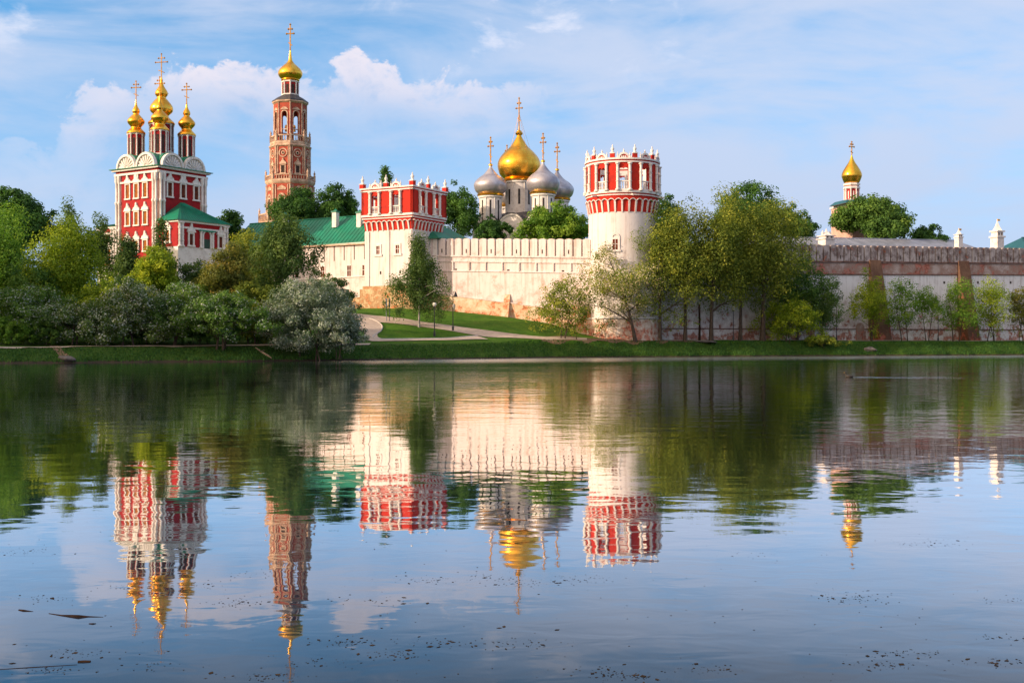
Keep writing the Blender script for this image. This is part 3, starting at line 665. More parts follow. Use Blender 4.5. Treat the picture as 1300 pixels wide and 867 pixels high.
one(lambda m: m.hexa([fl_.pt(uc - .75, zb - 2, .1), fl_.pt(uc + .75, zb - 2, .1), fl_.pt(uc + .75, zb - 2, 2.2), fl_.pt(uc - .75, zb - 2, 2.2),
                      fl_.pt(uc - .4, zb + 3.6, -.1), fl_.pt(uc + .4, zb + 3.6, -.1), fl_.pt(uc + .4, zb + 3.6, .12), fl_.pt(uc - .4, zb + 3.6, .12)]), 'buttress', M['plinth'], tl)

# left run, under the green roof, then on to the gate church
WL = (-20.6, 185.9); LL = 52.0
pl_ = (WL[0] - AU[0] * LL, WL[1] - AU[1] * LL)
tw, fw_, ztw, zbw = wall_run('fortress_wall', 'sunlit white wall with small windows under the green roof, left of the square tower', pl_, AU, LL, 17.1, 18.0, 7.0, 7.2,
         M['wall_lit'], M['wall_lit'], M['stonebase'], M['white'], band=5.3, loops=False, merl=False, plinth_h=2.0)
for k in range(14):
    uc = LL - 1.2 - 2.0 * k; z = ztw(uc)
    one(lambda m: m.box(fw_, uc - .07, uc + .07, z - 2.7, z - .3, -.01, .03), 'loophole', M['void'], tw)
for uc in (LL - 3.2, LL - 6.2, LL - 11.5, LL - 16.8): window(tw, fw_, uc, 12.6, .75, 1.7, M['white'], M['brownwin'], 'plain', .14, .07)
one(lambda m: m.box(fw_, LL - 30, LL - .1, 17.55, 17.78, -.5, .5), 'eaves', M['cream'], tw)

# right run
LR = 100.0
tr, fr_, ztr, zbr = wall_run('fortress_wall', 'shaded peeling wall with sooty brick merlons, right of the round tower', RW0, RWU, LR, 16.8, 19.0, 2.5, 2.7,
         M['wall_old'], M['merlon_old'], M['wall_old'], M['ledge_dark'], mband=M['band_old'], band=4.55, loops=True, plinth_h=1.5)
for px in (1110, 1222, 1400):
    r0 = (px - 650) / F; uc = (r0 * RW0[1] - RW0[0]) / (RWU[0] - r0 * RWU[1]); zb = zbr(uc); zt = ztr(uc)
    one(lambda m: m.hexa([fr_.pt(uc - 1.3, zb - 2, .1), fr_.pt(uc + 1.3, zb - 2, .1), fr_.pt(uc + 1.3, zb - 2, 3.0), fr_.pt(uc - 1.3, zb - 2, 3.0),
                          fr_.pt(uc - 1.2, zt - 2.3, -.1), fr_.pt(uc + 1.2, zt - 2.3, -.1), fr_.pt(uc + 1.2, zt - 2.3, .28), fr_.pt(uc - 1.2, zt - 2.3, .28)]), 'buttress', M['buttress_old'], tr)
r0 = (1090 - 650) / F; uc = (r0 * RW0[1] - RW0[0]) / (RWU[0] - r0 * RWU[1])
one(lambda m: m.prism(fr_, [(uc - .8, 2.2), (uc + .8, 2.2), (uc + .8, 4.4)] + arc(uc, 4.4, .8, 8, .8, 0, pi)[1:-1] + [(uc - .8, 4.4)], .3, .46), 'walled_niche', M['band_old'], tr)

# ------------------------------------------------------------------ long roofs behind the walls
def seam_roof(name, label, cat, fr, L0, ze0, ze1, zr, depth, mat, hipl=0, hipr=0, pitch=.62, body=None, zbody=3, seam=.09, overhang=.45):
    """gabled or hipped sheet roof with standing seams; the eave faces the pond"""
    t = thing(name, (*fr.pt(L0 / 2, 0, -depth)[:2], zbody), label, cat)
    if body:
        one(lambda m: m.box(fr, .2, L0 - .2, zbody, ze0, -2 * depth + .2, -.2), 'wall', body, t)
    def fn(m):
        b = len(m.v); o = overhang
        m.v += [fr.pt(-o, ze0, o), fr.pt(L0 + o, ze1, o), fr.pt(L0 - hipr, zr + (ze1 - ze0), -depth), fr.pt(hipl, zr, -depth), fr.pt(-o, ze0, -2 * depth - o), fr.pt(L0 + o, ze1, -2 * depth - o),
                fr.pt(-o, ze0 - .15, o), fr.pt(L0 + o, ze1 - .15, o), fr.pt(L0 + o, ze1 - .15, -2 * depth - o), fr.pt(-o, ze0 - .15, -2 * depth - o)]
        for q in ((0, 1, 2, 3), (5, 4, 3, 2), (1, 5, 2), (4, 0, 3), (6, 7, 1, 0), (7, 8, 5, 1), (8, 9, 4, 5), (9, 6, 0, 4), (9, 8, 7, 6)): m.f.append([b + i for i in q])
    ro = one(fn, 'roof', mat, t)
    def seams(m):
        n = int(L0 / pitch)
        for k in range(1, n):
            u = L0 * k / n; kk = 1.0
            if hipl and u < hipl: kk = u / hipl
            if hipr and u > L0 - hipr: kk = (L0 - u) / hipr
            ze = ze0 + (ze1 - ze0) * u / L0; zz = ze + (zr - ze0) * kk; dn = depth * kk
            if kk < .08: continue
            m.hexa([fr.pt(u - .03, ze - .02, overhang), fr.pt(u + .03, ze - .02, overhang), fr.pt(u + .03, zz - .02, -dn), fr.pt(u - .03, zz - .02, -dn),
                    fr.pt(u - .03, ze + seam, overhang), fr.pt(u + .03, ze + seam, overhang), fr.pt(u + .03, zz + seam, -dn), fr.pt(u - .03, zz + seam, -dn)])
    so = one(seams, 'standing_seam', mat, ro); so["kind"] = "stuff"
    one(lambda m: m.tube([fr.pt(hipl, zr + .02, -depth), fr.pt(L0 - hipr, zr + (ze1 - ze0) + .02, -depth)], .12, 6), 'ridge_cap', mat, ro)
    return t, ro
def chimney(parent, fr, u, n, z0, z1, mat, cap):
    o = one(lambda m: m.box(fr, u - .42, u + .42, z0, z1, n - .42, n + .42), 'chimney', mat, parent)
    one(lambda m: m.box(fr, u - .55, u + .55, z1, z1 + .22, n - .55, n + .55), 'chimney_cap', cap, o)
    one(lambda m: m.lathe(fr.pt(u, 0, n)[:2], [(.5, z1 + .22), (.1, z1 + .6)], 4, pi / 4), 'chimney_hood', cap, o)
gfr = Fr(along(WL, -32, 0.35), AU)
gt, gr = seam_roof('cell_building', 'long building with a bright green roof and white chimneys, behind the white wall', 'building', gfr, 42.3, 17.85, 18.1, 22.7, 5.4, M['greenroof'], 0, 8.0, .75, M['white'], 9.0)
for px, D, zc in ((426, 187.5, (281, 270)), (457, 185.5, (281, 271)), (362, 191, (285, 274))):
    r0 = (px - 650) / F; n = -3.2
    o = gfr.pt(0, 0, n); u = (r0 * o[1] - o[0]) / (AU[0] - r0 * AU[1]); DD = o[1] + AU[1] * u
    chimney(gr, gfr, u, n, zat(zc[0] + 8, DD), zat(zc[1], DD), M['white'], M['greenroof'])

rfr = Fr((RW0[0] + RWU[0] * 22 - RWU[1] * 4, RW0[1] + RWU[1] * 22 + RWU[0] * 4), RWU)
seam_roof('long_shed', 'long grey tin roofed building behind the shaded wall', 'building', rfr, 51, 16.6, 17.6, 19.4, 5.5, M['greyroof'], 3, 3, .9, M['white'], 3.0, .05)
rf2 = Fr((RW0[0] + RWU[0] * 82 - RWU[1] * 4, RW0[1] + RWU[1] * 82 + RWU[0] * 4), RWU)
seam_roof('green_house', 'low building with a teal hipped roof at the right end of the shaded wall', 'building', rf2, 24, 17.6, 18.0, 21.6, 6.0, M['tealroof'], 5, 5, .8, M['white'], 3.0, .06)

def turret(px, base_py, top_py, D, w, label, flag):
    x = xat(px, D); zb = zat(base_py, D) - 3.5; zt = zat(top_py, D); fr = Fr((x, D), RWU)
    t = thing('chimney_turret', (x, D, zb), label, 'chimney', 'white ornamental chimneys behind the wall')
    H = zt - zat(base_py, D); z0 = zat(base_py, D)
    one(lambda m: m.box(fr, -w, w, zb, z0 + H * .40, -w, w), 'stack', M['white'], t)
    one(lambda m: m.box(fr, -w * 1.25, w * 1.25, z0 + H * .40, z0 + H * .45, -w * 1.25, w * 1.25), 'cornice', M['trim'], t)
    one(lambda m: m.box(fr, -w * .9, w * .9, z0 + H * .45, z0 + H * .58, -w * .9, w * .9), 'smoke_chamber', M['white'], t)
    one(lambda m: m.box(fr, -w * 1.2, w * 1.2, z0 + H * .58, z0 + H * .62, -w * 1.2, w * 1.2), 'cornice', M['trim'], t)
    one(lambda m: m.lathe((x, D), [(w * 1.15, z0 + H * .62), (w * .62, z0 + H * .74), (w * .16, z0 + H * .9), (w * .1, z0 + H * .95)], 4, pi / 4), 'tent_cap', M['trim'], t)
    if flag:
        m = MB(); m.tube([(x, D, z0 + H * .94), (x, D, zt)], .04, 5); m.box(Fr((x, D), (1, .2)), .02, .55, zt - .38, zt - .05, -.012, .012); m.build('weather_vane', M['darkgold'], t)
    else:
        for s in (-1, 0, 1): finial(t, fr.pt(s * w * .8, 0, 0)[:2], z0 + H * .64, H * (.28 if s else .40), M['trim'], w * .3)
    for s in (-1, 1): one(lambda m: m.box(fr, s * w * .45 - w * .16, s * w * .45 + w * .16, z0 + H * .47, z0 + H * .55, w * .9 - .02, w * .9 + .02), 'smoke_vent', M['void'], t)
turret(1049, 313, 291, 196, .95, 'squat ornate white chimney with small spikes above the shaded wall', False)
turret(1266, 318, 278, 209, .78, 'tall white chimney with a little weather vane above the grey tin roof', True)
turret(1217, 310, 290, 207, .5, 'small white pointed chimney just peeping over the grey tin roof', True)

# ------------------------------------------------------------------ gate church
def gate_church():
    D = 185.0; C0 = (xat(201, D), D); a = R(32.3); s = 9.98; U = (cos(a), -sin(a)); V = (sin(a), cos(a))
    P = lambda u, v: (C0[0] + u * U[0] + v * V[0], C0[1] + u * U[1] + v * V[1])
    zb = 7.0; zc = zat(212.5, D)
    t = thing('gate_church', (*P(-s / 2, s / 2), zb), 'tall red church with white shell gables and five gilded domes', 'church')
    fl = Fr(P(-s, 0), U); fr = Fr(P(0, 0), V)
    fb = Fr(P(0, s), (-U[0], -U[1])); fk = Fr(P(-s, s), (-V[0], -V[1]))
    one(lambda m: m.box(fl, 0, s, zb - 1, zc, -s, 0), 'wall', M['red'], t)
    zz = lambda zy: zat(60 + zy / 3.209, D + 2)
    zq = lambda q: zat(180 + q / 5.782, D + 2)
    # left (sunlit) face, three rows of windows, then the shaded right face
    for row, (pt, pb) in enumerate(((555, 612), (670, 722), (788, 830))):
        for k in (-1, 0, 1): window(t, fl, s / 2 + k * 2.05, zz(pb), .86, zz(pt) - zz(pb), M['trim'], M['orange_pane'], 'baroque', .19, .18, False)
    for k in (-1, 0, 1): window(t, fr, s / 2 + k * 2.75, zz(608), .86, zz(553) - zz(608), M['trim'], M['brownwin'], 'baroque', .22, .18, False)
    for f in (fl, fr, fb, fk):
        for u in (.34, 1.02, s - 1.02, s - .34): column(t, f, u, zb, zc - .75, .20, .16, M['white'], 4)
        for u in (.68, s - .68): one(lambda m: m.box(f, max(u - .67, .02), min(u + .67, s - .02), zb, zc - .75, -.02, .06), 'pilaster', M['pinkwall'], t)
        one(lambda m: m.box(f, -.1, s + .1, zc - .75, zc - .42, -.05, .30), 'string_course', M['trim'], t)
        one(lambda m: m.box(f, .9, s - .9, zc - 2.05, zc - 1.75, -.05, .22), 'string_course', M['trim'], t)
        for u in (s / 2 - .32, s / 2 + .32): one(lambda m: m.box(f, u - .16, u + .16, zc - 1.75, zc - .76, -.05, .20), 'bracket', M['trim'], t)
        one(lambda m: m.box(f, -.45, s + .45, zc - .05, zc + .22, -.3, .50), 'cornice', M['trim'], t)
        one(lambda m: m.box(f, -.75, s + .75, zc + .22, zc + .32, -.3, .80), 'eaves', M['greenroof'], t)
        for u in (s * .27, s * .73):
            w, h = s * .222, 2.25; z0 = zc + .33
            sh = one(lambda m: m.band(f, arc(u, z0, w, 16, h), arc(u, z0, w * .86, 16, h * .84), -.25, .38), 'shell_gable', M['trim'], t)
            one(lambda m: m.prism(f, arc(u, z0, w * .86, 16, h * .84), -.20, .06), 'shell_field', M['white'], sh)
            for q in range(9):
                an = pi * (q + .5) / 9; ca, sa = cos(an), sin(an); dx = .085
                p = [(u + ca * w * .20 + sa * dx * .4, z0 + sa * h * .2 - ca * dx * .4), (u + ca * w * .78 + sa * dx * 1.5, z0 + sa * h * .76 - ca * dx * 1.5),
                     (u + ca * w * .78 - sa * dx * 1.5, z0 + sa * h * .76 + ca * dx * 1.5), (u + ca * w * .20 - sa * dx * .4, z0 + sa * h * .2 + ca * dx * .4)]
                p = [(x_, max(z_, z0 + .01)) for x_, z_ in p]
                one(lambda m: m.prism(f, p, .02, .24), 'shell_rib', M['trim'], sh)
            # barrel of green roof running back from each gable
            ro = one(lambda m: m.band(f, arc(u, z0 - .02, w * 1.06, 12, h * 1.06), arc(u, z0 - .02, w * .6, 12, h * .5), -s * .5, -.26), 'gable_roof', M['greenroof'], t)
    c = P(-s / 2, s / 2)
    one(lambda m: m.lathe(c, [(s * .69, zc + .35), (s * .5, zc + 1.9), (s * .30, zc + 2.9), (s * .2, zc + 3.1)], 4, pi / 4 + a * -1 + 0), 'roof', M['greenroof'], t)
    # drums and domes
    def drum(cx, cy, r, z0, z1, nm=8):
        d = one(lambda m: m.lathe((cx, cy), [(r, z0), (r, z1)], 8, pi / 8), 'drum', M['red'], t)
        for k in range(8):
            f, w = octo((cx, cy), r * cos(pi / 8), k, pi / 8)
            one(lambda m: m.box(f, w * .28, w * .72, z0 + (z1 - z0) * .32, z1 - (z1 - z0) * .14, .0, .03), 'drum_window', M['void'], d)
            column(d, f, 0, z0, z1, .10 + r * .02, 0.03, M['trim'], 2, 'colonnette')
        for zl in (z0 + (z1 - z0) * .22, z1 - .12): one(lambda m: m.lathe((cx, cy), [(r + .10, zl), (r + .16, zl + .08), (r + .16, zl + .2), (r + .08, zl + .24)], 8, pi / 8), 'moulding', M['trim'], d)
        return d
    def tiers(cx, cy, d, pr, zcr, h):
        o = one(lambda m: m.lathe((cx, cy), spline(pr, 5), 24), 'dome', M['gold'], d, smooth=True)
        cross(o, (cx, cy), zcr, h, M['darkgold'], R(-12), .085, h * .27)
    k = s / 2 * .56
    for (u, v) in ((-s / 2 - k, s / 2 - k), (-s / 2 + k, s / 2 - k), (-s / 2 + k, s / 2 + k), (-s / 2 - k, s / 2 + k)):
        cx, cy = P(u, v); r = 1.22; z0 = zc + 1.2; z1 = zat(60 + 355 / 3.209, D + 6)
        if (u, v)[0] > -s / 2 and v < s / 2: pass
        d = drum(cx, cy, r, z0, z1)
        q = z1 + .05; kx = 1.1
        tiers(cx, cy, d, [(r + .25, q), (r + .22, q + .25), (r * .72, q + .85), (r * .70, q + 1.15), (r * 1.05, q + 1.7), (r * 1.08, q + 2.2), (r * .6, q + 2.9), (r * .38, q + 3.2), (r * .48, q + 3.6), (r * .40, q + 4.0), (r * .16, q + 4.6), (.07, q + 5.6)], q + 5.5, 3.0)
    r = 1.80; z0 = zc + 2.0; z1 = zat(60 + 312 / 3.209, D + 6); d = drum(c[0], c[1], r, z0, z1); q = z1 + .05
    tiers(c[0], c[1], d, [(r + .30, q), (r + .25, q + .3), (r * .68, q + 1.1), (r * .66, q + 1.5), (r * .98, q + 2.1), (r * .98, q + 2.9), (r * .62, q + 3.8), (r * .40, q + 4.3), (r * .56, q + 4.85), (r * .5, q + 5.4), (r * .2, q + 6.3), (.09, q + 7.6)], q + 7.5, 3.9)
    # annexes: right (full view) and left (mostly behind trees)
    def annex(f, L0, dep, zb_, ze, zr, det):
        an = one(lambda m: m.box(f, 0, L0, zb_, ze - .3, -dep + .02, 0), 'annex', M['red'], t)
        one(lambda m: m.box(f, -.02, L0 + .02, zb - 1, zb_, -dep + .03, .06), 'annex_base', M['white'], an)
        one(lambda m: m.box(f, -.2, L0 + .2, ze - .3, ze, -dep + .01, .30), 'annex_cornice', M['trim'], an)
        one(lambda m: m.box(f, .02, L0 - .02, ze - 1.25, ze - .95, -.3, .14), 'string_course', M['trim'], an)
        def rf(m):
            b = len(m.v); o = .55
            m.v += [f.pt(-o, ze, o), f.pt(L0 + o, ze, o), f.pt(L0 + o, ze, -dep), f.pt(-o, ze, -dep), f.pt(L0 * .42, zr, -dep + .02), f.pt(L0 * .5, zr, -dep + .02)]
            for q_ in ((0, 1, 5, 4), (1, 2, 5), (3, 0, 4), (2, 3, 4, 5), (3, 2, 1, 0)): m.f.append([b + i for i in q_])
        one(rf, 'annex_roof', M['greenroof'], an)
        def sm_(m):
            for q_ in range(1, 20):
                u0 = -.55 + (L0 + 1.1) * q_ / 20; ut = L0 * .42 + L0 * .08 * q_ / 20
                m.tube([f.pt(u0, ze + .04, .55), f.pt(ut, zr + .04, -dep + .02)], .045, 4)
        so = one(sm_, 'standing_seam', M['greenroof'], an); so["kind"] = "stuff"
        for u in (.3, .85, L0 - .85, L0 - .3): column(an, f, u, zb_, ze - .3, .22, .12, M['white'], 3)
        if det:
            window(an, f, L0 * .25, zb_ + .35, .75, 1.75, M['trim'], M['brownwin'], 'baroque', .26, .18, False)
            window(an, f, L0 * .84, zb_ + .35, .75, 1.75, M['trim'], M['brownwin'], 'baroque', .26, .18, False)
            u = L0 * .56
            for sg in (-1, 1): column(an, f, u + sg * 1.25, zb_, ze - 1.45, .20, .14, M['white'], 1)
            one(lambda m: m.box(f, u - 1.65, u + 1.65, ze - 1.45, ze - 1.22, .0, .40), 'portal_lintel', M['greenroof'], an)
            po = one(lambda m: m.band(f, [(u - .95, zb_)] + arc(u, zb_ + 2.0, .95, 9) + [(u + .95, zb_)], [(u - .68, zb_)] + arc(u, zb_ + 2.0, .68, 9) + [(u + .68, zb_)], .0, .2), 'portal', M['trim'], an)
            one(lambda m: m.prism(f, [(u - .68, zb_), (u + .68, zb_), (u + .68, zb_ + 1.5), (u - .68, zb_ + 1.5)], .0, .05), 'door', M['greendoor'], po)
            one(lambda m: m.prism(f, [(u - .68, zb_ + 1.5), (u + .68, zb_ + 1.5)] + arc(u, zb_ + 2.0, .68, 9, None, 0, pi), .0, .04), 'lunette', M['red'], po)
        else:
            for q_ in (.3, .7): window(an, f, L0 * q_, zb_ + .7, .8, 1.9, M['trim'], M['orange_pane'], 'baroque', .26, .18, False)
        return an
    annex(Fr(P(4.4, 0), V), 10.5, 4.4, 16.9, zat(281, D), zat(255, D + 1), True)
    annex(Fr(P(-s - 4.4, 0), U), 4.4, 8.8, 14.5, zat(287, D + 5), zat(272, D + 5), False)
    fa = Fr(P(0.0, 0), U)
    for q_ in (.5,): window(t, fa, 2.2, 17.7, .8, 1.7, M['trim'], M['orange_pane'], 'baroque', .26, .18, False)
gate_church()

# ------------------------------------------------------------------ bell tower
def bell_tower():
    D = 268.0; c = (xat(368.5, D), D); zb = 6.0; k = D / F
    t = thing('bell_tower', (c[0], c[1], zb), 'tall eight sided brick bell tower in tiers with one gilded dome', 'bell tower')
    zz = lambda zy: zat(10 + zy / 2.99, D - 4)
    base = -atan2(c[0], c[1])  # a corner towards the pond
    def tier(w, z0, z1, bal=None):
        r = w / 2 * k / 2.99; one(lambda m: m.lathe(c, [(r, z0), (r, z1)], 8, base), 'tier', M['brick'], t)
        return r
    def gallery(w, z0, z1):
        r = w / 2 * k / 2.99
        one(lambda m: m.lathe(c, [(r - .5, z0 - .9), (r - .15, z0 - .5), (r, z0 - .15), (r, z0 + .25), (r - .1, z0 + .3)], 8, base), 'gallery', M['cream'], t)
        one(lambda m: m.lathe(c, [(r - .75, z0 - 1.9), (r - .5, z0 - 1.75), (r - .5, z0 - 1.55), (r - .75, z0 - 1.4)], 8, base), 'string_course', M['cream'], t)
        for q in range(8):
            f, w_ = octo(c, r * cos(pi / 8) - .12, q, base)
            b = one(lambda m: m.box(f, .1, w_ - .1, z1 - .22, z1, -.28, 0), 'balustrade', M['cream'], t)
            n = max(4, int(w_ / .55))
            for i in range(n):
                one(lambda m: m.lathe(f.pt(w_ * (i + .5) / n, 0, -.14)[:2], [(.10, z0 + .28), (.14, z0 + .6), (.07, z1 - .5), (.12, z1 - .22)], 6), 'baluster', M['cream'], b)
            a = base + q * pi / 4; pc = (c[0] + (r - .2) * sin(a), c[1] - (r - .2) * cos(a))
            one(lambda m: m.box(Fr(pc, (cos(a), sin(a))), -.26, .26, z0 + .28, z1 + .12, -.26, .26), 'pedestal', M['cream'], t)
            finial(t, pc, z1 + .12, 1.3, M['cream'], .26)
    def corners(r, z0, z1, rr=.22):
        rr *= .75
        for q in range(8):
            a = base + q * pi / 4
            one(lambda m: m.lathe((c[0] + r * sin(a), c[1] - r * cos(a)), [(rr * 1.5, z0), (rr, z0 + .4), (rr, (z0 + z1) / 2 - .1), (rr * 1.4, (z0 + z1) / 2), (rr, (z0 + z1) / 2 + .1), (rr, z1 - .4), (rr * 1.6, z1)], 8), 'corner_column', M['cream'], t)
    # bottom tiers (mostly hidden by trees)
    r = tier(214, zb - 1, zz(800)); corners(r, zb, zz(830), .35)
    gallery(236, zz(815), zz(780))
    r = tier(176, zz(800), zz(655)); corners(r, zz(780), zz(670), .30)
    for q in range(8):
        f, w_ = octo(c, r * cos(pi / 8), q, base)
        window(t, f, w_ / 2, zz(778), 1.1, zz(725) - zz(778), M['cream'], M['void'], 'arch', .34, .2, False)
        for s in (.14, .86): one(lambda m: m.box(f, w_ * s - .10, w_ * s + .10, zz(780), zz(672), -.02, .14), 'pilaster', M['cream'], t)
        one(lambda m: m.prism(f, [(w_ / 2 - 1.0, zz(692)), (w_ / 2 + 1.0, zz(692)), (w_ / 2 + 1.0, zz(684)), (w_ / 2, zz(674)), (w_ / 2 - 1.0, zz(684))], -.02, .13), 'carved_panel', M['cream'], t)
    gallery(188, zz(655), zz(632))
    # tier with round medallions
    r = tier(148, zz(660), zz(505)); corners(r, zz(628), zz(522), .26)
    for q in range(8):
        f, w_ = octo(c, r * cos(pi / 8), q, base); u = w_ / 2
        for s in (.13, .87): one(lambda m: m.box(f, w_ * s - .08, w_ * s + .08, zz(630), zz(522), -.02, .14), 'pilaster', M['cream'], t)
        zc = zz(550); rr = w_ * .30
        rim = one(lambda m: m.band(f, arc(u, zc, rr, 20, None, 0, 2 * pi), arc(u, zc, rr * .78, 20, None, 0, 2 * pi), -.02, .16), 'medallion', M['cream'], t)
        one(lambda m: m.band(f, arc(u, zc, rr * .42, 14, None, 0, 2 * pi), arc(u, zc, rr * .24, 14, None, 0, 2 * pi), -.02, .14), 'inner_ring', M['cream'], rim)
        one(lambda m: m.prism(f, arc(u, zc, rr * .22, 10, None, 0, 2 * pi)[:-1], -.02, .03), 'oculus', M['void'], rim)
        window(t, f, u, zz(626), .85, zz(598) - zz(626), M['cream'], M['void'], 'baroque', .22, .2, False)
    one(lambda m: m.lathe(c, [(r, zz(526)), (r + .35, zz(522)), (r + .35, zz(518)), (r, zz(514))], 8, base), 'cornice', M['cream'], t)
    gallery(152, zz(508), zz(480))
    # open bell stage: arched walls round an open core
    rb = 121 / 2 * k / 2.99; z0, z1 = zz(510), zz(352); H = z1 - z0
    for q in range(8):
        f, w_ = octo(c, rb * cos(pi / 8), q, base); o = w_ * .44; u = w_ / 2
        zl = z0 + H * .34; zs = z0 + H * .70
        prof = [(0, z0), (u - o / 2, z0), (u - o / 2, zs)] + arc(u, zs, o / 2, 8)[1:-1] + [(u + o / 2, zs), (u + o / 2, z0), (w_, z0), (w_, z1), (0, z1)]
        wl = one(lambda m: m.prism(f, prof, -.55, 0), 'arcade_wall', M['brick'], t)
        one(lambda m: m.band(f, [(u - o / 2 - .22, z0 + .5)] + arc(u, zs, o / 2 + .22, 9) + [(u + o / 2 + .22, z0 + .5)], [(u - o / 2, z0 + .5)] + arc(u, zs, o / 2, 9) + [(u + o / 2, z0 + .5)], -.02, .14), 'arch_surround', M['cream'], wl)
        one(lambda m: m.box(f, u - o / 2, u + o / 2, zl - .2, zl, -.4, -.1), 'cross_beam', M['cream'], wl)
        one(lambda m: m.prism(f, [(u - o * .8, zs + o * .75), (u + o * .8, zs + o * .75), (u + o * .4, zs + o * 1.15), (u, zs + o * 1.3), (u - o * .4, zs + o * 1.15)], -.02, .16), 'carved_panel', M['cream'], wl)
        bl = MB(); pc = f.pt(u, 0, -.9); bl.lathe(pc[:2], [(.34, zl + .25), (.30, zl + .4), (.2, zl + .8), (.12, zl + .95), (.03, zl + 1.0)], 10); bl.build('bell', M['darkgold'], t, smooth=True)
    corners(rb, z0 + 1.4, z1, .22)
    one(lambda m: m.lathe(c, [(rb - .6, z1 - .4), (rb, z1 - .3), (rb + .45, z1), (rb + .45, z1 + .3), (rb - .5, z1 + .5)], 8, base), 'cornice', M['cream'], t)
    one(lambda m: m.lathe(c, [(rb + .52, z1 + .3), (rb + .42, z1 + .55), (rb * .80, z1 + 1.35), (rb * .5, z1 + 1.9)], 8, base), 'roof', M['darkroof'], t)
    rl = 60 / 2 * k / 2.99
    d = one(lambda m: m.lathe(c, [(rl, z1 + 1.0), (rl, zz(266))], 8, base), 'lantern', M['red'], t)
    for q in range(8):
        f, w_ = octo(c, rl * cos(pi / 8), q, base)
        one(lambda m: m.box(f, w_ * .26, w_ * .74, zz(318), zz(280), -.02, .02), 'lantern_window', M['void'], d)
        column(d, f, 0, zz(336), zz(266), .16, .02, M['trim'], 1, 'colonnette')
    for zl in (322, 334, 272): one(lambda m: m.lathe(c, [(rl + .08, zz(zl)), (rl + .22, zz(zl) + .1), (rl + .22, zz(zl) + .3), (rl + .08, zz(zl) + .36)], 8, base), 'moulding', M['trim'], d)
    p = [(rl * .95, zz(266)), (rl * 1.15, zz(262)), (rl * 1.12, zz(258)), (46 * k / 2.99 * .93, zz(247)), (46 * k / 2.99, zz(235)), (46 * k / 2.99 * .90, zz(222)), (46 * k / 2.99 * .62, zz(208)), (46 * k / 2.99 * .34, zz(196)), (46 * k / 2.99 * .17, zz(184)), (46 * k / 2.99 * .11, zz(168)), (.16, zz(148))]
    dm = one(lambda m: m.lathe(c, spline(p, 6), 40), 'dome', M['gold'], t, smooth=True)
    cross(dm, c, zz(150), zz(46) - zz(150), M['darkgold'], R(-10), .15, .85)
bell_tower()

